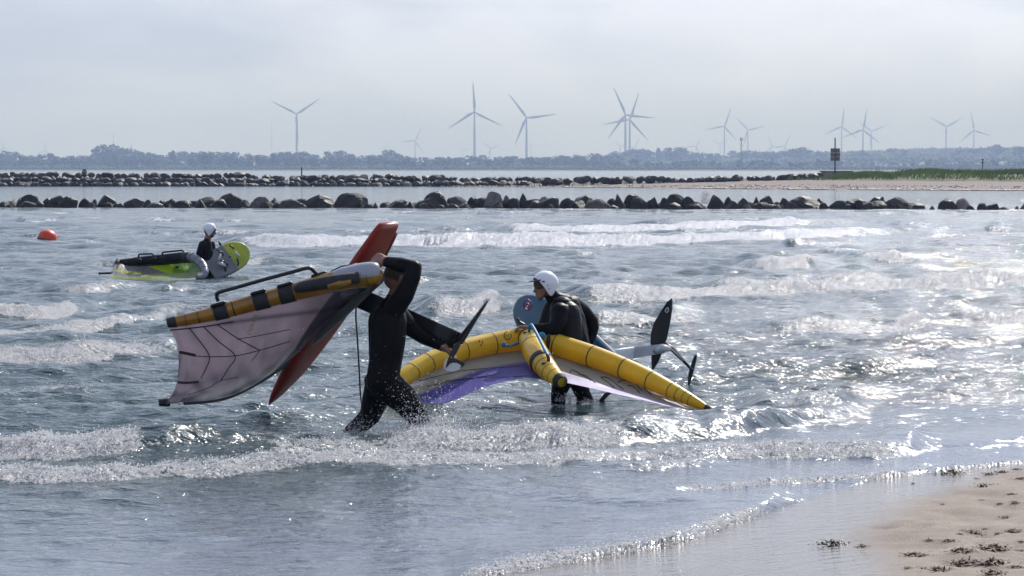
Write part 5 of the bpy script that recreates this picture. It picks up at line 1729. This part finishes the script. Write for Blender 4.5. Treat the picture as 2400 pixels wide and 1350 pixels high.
def yellow_wing():
    root = empty('inflatable_wing', Q(1260, 962, 22.2))
    LE = [(903, 962, 21.95, .022), (910, 945, 22.0, .034), (922, 918, 22.08, .052), (950, 884, 22.22, .070), (1000, 852, 22.42, .079), (1080, 822, 22.65, .084), (1150, 806, 22.82, .087), (1235, 795, 22.92, .092), (1300, 808, 22.86, .092),
          (1400, 839, 22.66, .088), (1500, 879, 22.42, .080), (1570, 913, 22.22, .066), (1610, 933, 22.10, .052), (1640, 948, 22.02, .036), (1655, 956, 21.98, .026), (1662, 959.5, 21.96, .019)]
    S = spline(LE, 120)
    v, f = tube_mesh([Q(a, b, c) for a, b, c, r in S], [r for *_, r in S], 28)
    mesh_obj('leading_edge', v, f, M['yellow_tube'], root)
    xs = S[:, 0]
    kidx = lambda px: float(np.interp(px, xs, np.arange(len(xs))))
    for px in (966, 1003, 1085, 1156, 1304, 1388, 1463, 1526, 1574, 1592, 1607, 1620):
        k = kidx(px); band('seam', S, k - .10, k + .10, .0022, M['seam_yellow'], root, 28)
    for px in (1288,):
        pass
    pts = [(1287, 783), (1285, 800), (1283, 818)]
    v, f = tube_mesh([Q(x, y, 22.765 + .0009 * abs(y - 800)) for x, y in pts], [.018, .021, .016], 8, flat=.5); mesh_obj('patch', v, f, M['rubber'], root)
    # piping along the top of the tube
    v, f = tube_mesh([Q(a, b, c) + Vector((0, .35 * r, r * .95)) for a, b, c, r in S[4:-2]], [.006] * len(S[4:-2]), 6)
    mesh_obj('piping', v, f, M['seam'], root)
    for (a, b) in ((0, 9), (len(S) - 1, len(S) - 9)):
        rows = S[a:b] if a < b else S[b:a + 1]
        v, f = tube_mesh([Q(x, y, c) for x, y, c, r in rows], [r + .006 for *_, r in rows], 18); mesh_obj('end_cap', v, f, M['rubber'], root)
    # canopy: beige by the tube, purple trailing edge, sunlight through the right half painted lilac
    top = [(910, 952), (925, 925), (952, 900), (1002, 870), (1082, 838), (1152, 822), (1236, 812), (1300, 825), (1398, 857), (1496, 896), (1565, 927), (1606, 943), (1636, 953), (1655, 960)]
    bot = [(918, 968), (940, 968), (985, 960), (1060, 940), (1130, 909), (1190, 893), (1244, 886), (1300, 892), (1360, 904), (1430, 920), (1510, 938), (1580, 955), (1625, 965), (1650, 968)]
    def depth(px, py, s=0, t=None):
        le = float(np.interp(px, xs, S[:, 2]))
        yt = float(np.interp(px, [p[0] for p in top], [p[1] for p in top])); yb = float(np.interp(px, [p[0] for p in bot], [p[1] for p in bot]))
        tt = min(1, max(0, (py - yt) / max(yb - yt, 1)))
        te = 21.92 + .12 * math.sin(min(1, max(0, (px - 905) / 750)) * math.pi)
        return le + .05 + (te - le - .05) * tt + .10 * math.sin(math.pi * tt)
    def tint(s, t, px, py):
        lil = 1 / (1 + math.exp(-(px - 1345) / 30))
        beige = (.60, .53, .45); pur = (.14, .12, .47); pale = (.62, .52, .80)
        k = .50 if px < 1240 else .66
        z = 1 / (1 + math.exp(-(t - k) / .018))
        band_ = math.exp(-((t - .45) / .03) ** 2) if px < 1240 else 0
        low = tuple(a * (1 - lil) + b * lil for a, b in zip(pur, pale))
        c = tuple(a * (1 - z) + b * z for a, b in zip(beige, low))
        return tuple(a * (1 - band_ * .7) + b * band_ * .7 for a, b in zip(c, (.60, .56, .52)))
    cloth('canopy', top, bot, [top[0], (914, 960), bot[0]], [top[-1], (1653, 964), bot[-1]], depth, tint, root, m=150, n=36, ripple=.03)
    for pts in ([(1040, 893), (1120, 884), (1180, 884), (1238, 880)], [(1000, 905), (1080, 890), (1160, 878)], [(980, 893), (1090, 868), (1220, 858)]):
        seam_line('canopy_seam', pts, depth, .0032, M['seam_yellow'], root)
    for pts in ([(1408, 884), (1425, 886), (1462, 913)], [(1408, 884), (1440, 908)], [(1449, 897), (1460, 891), (1487, 897), (1503, 916)], [(1471, 904), (1484, 905), (1500, 921)], [(1505, 905), (1527, 926)], [(1336, 872), (1345, 868), (1385, 892)], [(1358, 878), (1372, 880), (1395, 897)]):
        seam_line('print_outline', pts, depth, .0032, M['seam'], root, m=12, off=.02)
    # centre strut towards the camera
    ST_ = [(1238, 790, 22.82, .080), (1247, 810, 22.62, .096), (1262, 838, 22.32, .098), (1280, 862, 22.06, .086), (1298, 880, 21.88, .068), (1310, 890, 21.78, .056), (1318, 896, 21.73, .040)]
    S2 = spline(ST_, 40)
    v, f = tube_mesh([Q(a, b, c) for a, b, c, r in S2], [r for *_, r in S2], 28); mesh_obj('strut', v, f, M['yellow_tube'], root)
    for k in (8, 19.5, 23.5, 27.5): band('strut_seam', S2, k - .09, k + .09, .002, M['seam_yellow'], root, 28)
    band('strut_belt', S2, 15.5, 17.2, .005, M['rubber'], root, 28)
    rows = S2[-7:]
    v, f = tube_mesh([Q(a, b, c) for a, b, c, r in rows], [r + .006 for *_, r in rows], 20); mesh_obj('strut_cap', v, f, M['rubber'], root)
    band('strut_cord', S2, 1.2, 1.9, .006, M['seam'], root, 28)
    # blue handle bar on the strut, black feet
    h = [(1240, 778, 22.68, .012), (1242, 764, 22.62, .0125), (1247, 763, 22.58, .0125), (1262, 790, 22.36, .0125), (1276, 818, 22.12, .0125), (1284, 833, 22.00, .0125)]
    px_tube('handle', h, M['blue_rope'], root, 30, 10)
    px_tube('handle_foot', [(1283, 831, 22.01, .014), (1286, 842, 21.98, .014), (1284, 850, 21.98, .018)], M['black'], root, 8, 10)
    v, f = box_mesh(Q(1284, 852, 21.97), (.10, .06, .018), bev=.006); mesh_obj('handle_pad', v, f, M['black'], root)
    v, f = box_mesh(Q(1239, 780, 22.70), (.09, .06, .018), bev=.006); mesh_obj('handle_pad', v, f, M['black'], root)
    px_tube('bungee', [(1183, 808, 22.72, .010), (1195, 811, 22.70, .010), (1208, 806, 22.70, .012), (1216, 803, 22.72, .012)], M['blue_rope'], root, 14, 8)
    v, f = tube_mesh([Q(1181, 808, 22.73), Q(1181, 808, 22.715)], [.022, .020], 12); mesh_obj('valve', v, f, M['blue_rope'], root)
    bm = bmesh.new(); bmesh.ops.create_uvsphere(bm, u_segments=16, v_segments=10, radius=.032)
    bmesh.ops.translate(bm, vec=Q(1270, 787, 22.72), verts=bm.verts)
    me = bpy.data.meshes.new('valve'); bm.to_mesh(me); bm.free(); me.materials.append(M['blue_rope']); link(bpy.data.objects.new('valve', me), root)
    # front handle held by the hand
    px_tube('front_handle', [(1236, 772, 22.90, .014), (1228, 762, 22.93, .016), (1218, 756, 22.95, .016), (1212, 746, 22.96, .014)], M['black'], root, 12, 8)
    # printed emblem and lines of small print on the tube
    ring = [(1190 + 8.5 * math.cos(a), 786 + 9.5 * math.sin(a)) for a in np.linspace(-.5, 4.6, 22)]
    v, f = tube_mesh([Q(x, y, 22.775 - .0006 * (x - 1190)) for x, y in ring], [.0035] * 22, 6); mesh_obj('emblem', v, f, M['seam'], root)
    for k, (w, x) in enumerate(((4, 1187), (4, 1193))):
        v, f = tube_mesh([Q(x, 782, 22.772), Q(x - 1, 790, 22.772)], [.003] * 2, 6); mesh_obj('emblem', v, f, M['seam'], root)
    for k in range(5):
        y = 799 + k * 3.6
        a, b = Q(1104 + k * .8, y + 4, 22.645 + .002 * k), Q(1126 + k * .8, y, 22.69 + .002 * k)
        v, f = tube_mesh([a, b], [.0022] * 2, 4); mesh_obj('small_print', v, f, M['seam_yellow'], root)
    for x, y in ((1124, 797), (1128, 806), (1131, 800)):
        v, f = tube_mesh([Q(x, y, 22.665), Q(x, y + 5, 22.665)], [.004] * 2, 6); mesh_obj('small_print', v, f, M['seam'], root)
    localise(root)
    tag(root, 'inflatable wing with bright yellow tubes and purple cloth lying on the water', 'wing')
yellow_wing()

def grey_wing():
    root = empty('inflatable_wing', Q(620, 800, 20.0))
    TB = [(392, 757, 19.86, .028), (420, 752, 19.86, .040), (470, 742, 19.86, .047), (520, 730, 19.86, .054), (600, 708, 19.86, .060), (690, 684, 19.85, .064), (760, 665, 19.82, .072), (820, 652, 19.78, .080), (860, 645, 19.76, .084), (882, 642, 19.76, .074), (892, 641, 19.76, .048), (896, 640, 19.76, .02)]
    S = spline(TB, 80); xs = S[:, 0]
    v, f = tube_mesh([Q(a, b, c) for a, b, c, r in S], [r for *_, r in S], 28); mesh_obj('strut', v, f, M['ochre_tube'], root)
    K = lambda px: float(np.interp(px, xs, np.arange(len(xs))))
    for px in (436, 466, 548, 838, 862): band('seam', S, K(px) - .12, K(px) + .12, .002, M['seam'], root, 24)
    for a, b in ((502, 534), (596, 630), (656, 690)): band('belt', S, K(a), K(b), .004, M['rubber'], root, 24)
    rows = S[:int(K(412)) + 2]
    v, f = tube_mesh([Q(x, y, c) for x, y, c, r in rows], [r + .005 for *_, r in rows], 18); mesh_obj('end_cap', v, f, M['rubber'], root)
    for px in (512, 606, 668, 748):
        k = K(px); y = float(np.interp(px, xs, S[:, 1])); r = float(np.interp(px, xs, S[:, 3]))
        c = Q(px, y, 19.85) + Vector((0, -.01, r + .006))
        v, f = box_mesh((0, 0, 0), (.115, .07, .022), Matrix.Rotation(math.radians(-16), 4, 'Y'), bev=.007); mesh_obj('handle_pad', [c + p for p in v], f, M['black'], root)
    h = [(511, 706, 19.84, .013), (508, 692, 19.83, .0135), (514, 685, 19.82, .0135), (560, 672, 19.80, .0135), (620, 655, 19.79, .0135), (690, 636, 19.79, .0135), (716, 629, 19.79, .0135), (728, 629, 19.80, .0135), (736, 636, 19.81, .0135), (745, 644, 19.82, .0125)]
    px_tube('boom_handle', h, M['black'], root, 50, 10)
    # sky reflection painted as a pale strip over the top of the nose
    rows = [r for r in S if 765 < r[0] < 892]
    v, f = tube_mesh([Q(a, b, c) + Vector((0, -.006, .012)) for a, b, c, r in rows], [(r - .003) * min(1, .75 + i * .06) for i, (a, b, c, r) in enumerate(rows)], 24)
    mesh_obj('nose_sheen', v, f, M['tube_sheen'], root)
    # black sleeve of the leading edge joining alongside, with a yellow panel
    L2 = [(692, 678, 19.72, .026), (712, 672, 19.69, .040), (760, 663, 19.66, .046), (810, 655, 19.66, .045), (840, 650, 19.68, .040)]
    S3 = spline(L2, 30)
    v, f = tube_mesh([Q(a, b, c) for a, b, c, r in S3], [r for *_, r in S3], 20); mesh_obj('sleeve', v, f, M['rubber'], root)
    v, f = tube_mesh([Q(768, 669, 19.64), Q(795, 664, 19.635), Q(822, 658, 19.645)], [.026, .03, .026], 12); mesh_obj('sleeve_panel', v, f, M['ochre_tube'], root)
    v, f = tube_mesh([Q(775, 637, 19.80), Q(800, 624, 19.80), Q(815, 622, 19.8), Q(840, 618, 19.8)], [.005] * 4, 6); mesh_obj('bridle', v, f, M['black'], root)
    # second half of the leading edge, hidden behind the cloth, running to the lower tip
    LB = [(376, 943, 20.10, .028), (430, 938, 20.13, .036), (520, 925, 20.22, .045), (600, 886, 20.32, .052), (690, 822, 20.40, .06), (780, 742, 20.30, .066), (850, 672, 20.02, .075), (880, 645, 19.86, .075)]
    px_tube('leading_edge', LB[1:], M['grey_tube'], root, 50, 20)
    px_tube('end_cap', [(373, 944, 20.08, .026), (382, 943, 20.09, .030), (396, 942, 20.11, .034)], M['rubber'], root, 6, 16)
    top = [(394, 766), (440, 760), (510, 744), (600, 722), (690, 699), (770, 682), (840, 668), (888, 655)]
    bot = [(378, 948), (430, 943), (500, 937), (560, 920), (620, 886), (690, 834), (760, 762), (820, 706), (880, 664)]
    left = [(394, 766), (411, 797), (418, 830), (418, 868), (412, 905), (398, 931), (378, 948)]
    right = [(888, 655), (886, 658), (880, 664)]
    tx, ty = [p[0] for p in top], [p[1] for p in top]; bx, by = [p[0] for p in bot], [p[1] for p in bot]
    def depth(px, py, s=0, t=None):
        yt, yb = float(np.interp(px, tx, ty)), float(np.interp(px, bx, by))
        tt = min(1.05, max(0, (py - yt) / max(yb - yt, 4)))
        b = float(np.interp(px, [376, 520, 690, 880], [20.06, 20.10, 20.22, 19.84]))
        return 19.87 + (b - 19.87) * tt + .16 * math.sin(math.pi * min(tt, 1)) * min(1, (900 - px) / 250)
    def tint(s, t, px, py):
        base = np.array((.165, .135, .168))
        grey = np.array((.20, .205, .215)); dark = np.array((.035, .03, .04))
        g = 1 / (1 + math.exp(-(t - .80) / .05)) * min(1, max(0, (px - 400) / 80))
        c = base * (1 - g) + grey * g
        # shade of the board behind painted dark towards the nose, dark band below the tube
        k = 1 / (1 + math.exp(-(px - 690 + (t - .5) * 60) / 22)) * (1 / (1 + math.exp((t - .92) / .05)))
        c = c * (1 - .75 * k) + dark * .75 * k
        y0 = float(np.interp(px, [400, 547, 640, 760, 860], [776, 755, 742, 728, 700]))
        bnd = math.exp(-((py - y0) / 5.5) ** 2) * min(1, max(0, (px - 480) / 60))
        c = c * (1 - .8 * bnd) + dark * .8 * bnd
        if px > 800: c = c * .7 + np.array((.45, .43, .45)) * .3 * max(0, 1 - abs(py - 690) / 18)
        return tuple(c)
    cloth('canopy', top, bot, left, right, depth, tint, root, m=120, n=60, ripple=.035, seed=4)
    for pts, w in (([(445, 771), (470, 802), (491, 836), (482, 865), (471, 887)], .004), ([(477, 766), (512, 800), (551, 834), (535, 864), (517, 892)], .004), ([(511, 762), (560, 795), (609, 821)], .004),
                   ([(455, 834), (491, 836), (551, 834), (609, 821), (680, 800)], .0035), ([(555, 795), (600, 788), (680, 772)], .003), ([(398, 774), (440, 770), (490, 764), (547, 754)], .005), ([(440, 926), (490, 908), (517, 892), (560, 884)], .0025), ([(609, 821), (590, 846)], .0025)):
        seam_line('canopy_seam', pts, depth, w, M['seam'], root, off=.03)
    for pts, w in (([(420, 825), (440, 829), (458, 833)], .011), ([(416, 896), (440, 897), (466, 895)], .009), ([(540, 731), (570, 731), (590, 730)], .006)):
        seam_line('batten', pts, depth, w, M['seam'], root, off=.03)
    text_part('lettering', 'NWARD', Q(592, 758, depth(592, 758) - .05), (-.33, 0, -.94), (.94, 0, -.33), .045, M['tan_print'], root)
    localise(root)
    tag(root, 'grey lilac inflatable wing with amber tube and black boom carried by the wading person', 'wing')
grey_wing()

def green_wing():
    d = 48.6
    root = empty('inflatable_wing', Q(370, 652, d))
    LE = [(276, 613, 49.4, .035), (300, 615, 49.35, .07), (350, 610, 49.25, .085), (400, 606, 49.15, .09), (438, 602, 49.05, .095)]
    px_tube('leading_edge', LE, M['neoprene_panel'], root, 30, 18)
    NS = [(432, 604, 49.05, .085), (448, 603, 48.95, .08), (464, 611, 48.8, .078), (476, 624, 48.65, .075), (480, 638, 48.5, .068), (474, 647, 48.4, .058), (462, 651, 48.3, .045)]
    S = spline(NS, 40)
    v, f = tube_mesh([Q(a, b, c) for a, b, c, r in S], [r for *_, r in S], 18); mesh_obj('leading_edge', v, f, M['cool_tube'], root)
    for k in (8, 13, 18, 23, 28): band('seam', S, k - .12, k + .12, .004, M['seam'], root, 18)
    band('belt', S, .5, 5, .012, M['rubber'], root, 18)
    for pts in ([(325, 608), (325, 598), (329, 596), (354, 595), (359, 597), (360, 605)], [(380, 603), (381, 593), (386, 591), (424, 587), (429, 589), (431, 599)]):
        S4 = spline(pts, 24)
        v, f = tube_mesh([Q(a, b, 49.15) for a, b in S4], [.016] * 24, 8); mesh_obj('handle', v, f, M['black'], root)
        for a, b in (pts[0], pts[-1]):
            v, f = box_mesh(Q(a, b + 1.5, 49.12), (.10, .08, .05), bev=.01); mesh_obj('handle_pad', v, f, M['black'], root)
    top = [(276, 616), (300, 622), (340, 622), (390, 618), (435, 614), (462, 616)]
    bot = [(258, 651), (300, 654.5), (345, 655), (395, 653), (440, 652), (472, 648)]
    def depth(px, py, s=0, t=None):
        yt, yb = float(np.interp(px, [p[0] for p in top], [p[1] for p in top])), float(np.interp(px, [p[0] for p in bot], [p[1] for p in bot]))
        tt = min(1, max(0, (py - yt) / max(yb - yt, 4)))
        return 49.2 - .8 * tt + .12 * math.sin(math.pi * tt)
    def tint(s, t, px, py):
        lime = np.array((.44, .60, .012)); grn = np.array((.16, .36, .010)); gr = np.array((.22, .20, .19)); pale = np.array((.36, .44, .14))
        if t < .10: return (.03, .03, .035)
        c = lime if px < 405 else grn
        edge = 618 + (px - 345) * .12
        if px < 345 + (t - .1) * 90: c = gr
        if .42 < t < .56 and px < 330: c = lime * .8
        if t > .62: c = pale if px > 330 else gr
        if t > .80: c = (lime * .55 if px < 355 else pale)
        return tuple(c)
    cloth('canopy', top, bot, [top[0], (271, 634), bot[0]], [top[-1], (473, 632), bot[-1]], depth, tint, root, m=120, n=48, ripple=.03, seed=9)
    px_tube('end_cap', [(277, 611, 49.4, .045), (274, 616, 49.3, .04), (270, 624, 49.2, .028), (262, 638, 48.8, .02), (250, 640, 48.7, .022), (232, 641, 48.6, .02)], M['rubber'], root, 20, 10)
    v, f = box_mesh(Q(415, 626, depth(415, 626) - .04), (.07, .02, .04), bev=.008); mesh_obj('valve', v, f, M['black'], root)
    localise(root)
    tag(root, 'lime green inflatable wing with dark and pale grey tubes floating on the water', 'wing')
green_wing()

# ------------------------------------------------------------------ spray
def spray():
    P, R = [], []
    r = random.Random(12)
    def burst(px, py, d, n, sx, sy, up, rmin, rmax):
        for _ in range(n):
            a = abs(r.gauss(0, 1))
            x = px + r.gauss(0, sx) * (1 + .3 * a); y = py - a * up + r.gauss(0, sy)
            p = Q(x, y, d + r.gauss(0, .18))
            P.append(p[:]); R.append(rmin + (rmax - rmin) * r.random() ** 2.5)
    burst(1010, 1012, 19.55, 3200, 42, 8, 22, .0015, .0065)
    burst(1050, 985, 19.5, 1100, 46, 14, 32, .001, .005)
    burst(900, 1030, 19.4, 1400, 60, 8, 14, .0015, .0065)
    burst(830, 1005, 19.8, 420, 22, 12, 10, .0015, .005)
    burst(985, 960, 19.6, 420, 40, 30, 40, .001, .0042)
    burst(1090, 900, 19.6, 160, 60, 50, 40, .001, .004)
    burst(600, 850, 19.7, 90, 140, 60, 40, .001, .0036)
    burst(1318, 938, 23.1, 420, 12, 6, 8, .0015, .006)
    o = blobs('spray', np.array(P), np.array(R), M['foam'])
    tag(o, 'white water droplets splashing around the wading legs', 'spray', kind='stuff')
    P, R = [], []
    for _ in range(900):
        a = r.random()
        p = Q(1655 + r.gauss(0, 9 - 4 * a), 478 - a * 34, 137 + r.gauss(0, .4))
        P.append(p[:]); R.append(r.uniform(.008, .03))
    o = blobs('spray', np.array(P), np.array(R), M['foam'])
    tag(o, 'small burst of spray above the boulders', 'spray', kind='stuff')
spray()

# ------------------------------------------------------------------ seaweed on the sand
def weed_mesh(seed, mat):
    r = random.Random(seed)
    V, Fc = [], []
    for _ in range(90):
        a = r.uniform(0, 6.28); rad = abs(r.gauss(0, .42))
        base = Vector((math.cos(a) * rad, math.sin(a) * rad * .7, max(0, .22 * (1 - rad)) * r.random()))
        dirv = Vector((r.gauss(0, 1), r.gauss(0, 1), r.gauss(.1, .35))).normalized()
        side = dirv.cross(Vector((0, 0, 1))).normalized() * r.uniform(.02, .05)
        k = len(V); L = r.uniform(.12, .4)
        for j in range(4):
            t = j / 3
            p = base + dirv * L * t + Vector((0, 0, .10 * math.sin(t * 3.1) + r.gauss(0, .012)))
            p.z = max(p.z, .0)
            wv = side * (1 - .6 * t)
            V += [p + wv, p - wv + Vector((0, 0, .02))]
        for j in range(3): Fc.append((k + 2 * j, k + 2 * j + 1, k + 2 * j + 3, k + 2 * j + 2))
    # soft heap in the middle so that it has body
    k = len(V); nn = 14
    for ring, (rad, z) in enumerate(((.5, -.02), (.40, .08), (.22, .15), (.05, .18))):
        for i in range(nn):
            a = 2 * math.pi * i / nn
            q = 1 + r.gauss(0, .16)
            V.append(Vector((math.cos(a) * rad * q, math.sin(a) * rad * q * .7, z * (1 + r.gauss(0, .2)))))
    for ring in range(3):
        for i in range(nn):
            j = (i + 1) % nn
            Fc.append((k + ring * nn + i, k + ring * nn + j, k + (ring + 1) * nn + j, k + (ring + 1) * nn + i))
    me = bpy.data.meshes.new('seaweed_clump'); me.from_pydata([tuple(v) for v in V], [], Fc); me.materials.append(mat); me.update()
    return me
WEEDS = [[weed_mesh(s, m) for s in range(4)] for m in (M['weed'], M['weed_dark'])]
CLUMPS = [(2235, 1110, 62, 1, 'largest dark wet seaweed clump at the edge of the swash'), (2308, 1140, 42, 1, 'flat wet seaweed clump beside the largest clump'), (1958, 1277, 55, 1, 'lone seaweed clump lying on the wet sheen'),
          (2022, 1280, 28, 1, 'thin strand of weed next to the lone clump on the wet sheen'), (2280, 1247, 40, 0, 'reddish seaweed clump piled on a darker one'), (2255, 1292, 44, 0, 'broad brown seaweed clump on the dry sand'),
          (2335, 1285, 60, 0, 'widest brown seaweed tangle on the dry sand'), (2145, 1302, 42, 0, 'brown seaweed clump near the wet edge of the sand'), (2330, 1320, 66, 0, 'loose brown seaweed tangle in the foreground sand')]
rw2 = random.Random(31)
SMALLW = [(2320, 1112, 30), (2350, 1108, 30), (2385, 1100, 24), (2395, 1122, 30), (2372, 1160, 26), (2345, 1182, 18), (2378, 1178, 22), (2300, 1172, 12), (2360, 1215, 26), (2178, 1275, 20), (2225, 1268, 26), (2340, 1250, 16), (2378, 1245, 30), (2395, 1270, 20), (2395, 1292, 24), (2130, 1332, 18), (2200, 1336, 46), (2262, 1325, 50), (2330, 1345, 40), (2385, 1330, 30), (2310, 1240, 12), (2250, 1252, 14), (2210, 1182, 10), (2140, 1133, 10), (2290, 1122, 14)]
for px, py, w, dk, lab in CLUMPS:
    p = beach_hit(px, py)
    o = link(bpy.data.objects.new('seaweed_clump', rw2.choice(WEEDS[dk])))
    s = w / 440.0
    o.location = p; o.scale = (s, s * 1.2, s * rw2.uniform(.4, .65)); o.rotation_euler = (0, 0, rw2.uniform(0, 6.28))
    tag(o, lab, 'seaweed', 'seaweed clumps on the beach')
for px, py, w in SMALLW:
    p = beach_hit(px, py)
    o = link(bpy.data.objects.new('seaweed_clump', rw2.choice(WEEDS[0])))
    s = w / 440.0
    o.location = p; o.scale = (s, s * 1.2, s * rw2.uniform(.4, .65)); o.rotation_euler = (0, 0, rw2.uniform(0, 6.28))
    near = min(CLUMPS, key=lambda c: (c[0] - px) ** 2 + (2 * (c[1] - py)) ** 2)
    tag(o, 'small brown scrap of weed by the ' + near[4].replace(' on the dry sand', '').replace(' in the foreground sand', '').replace(' at the edge of the swash', '').replace(' lying on the wet sheen', '').replace(' next to the lone clump on the wet sheen', '').replace(' near the wet edge of the sand', ''), 'seaweed', 'seaweed clumps on the beach')
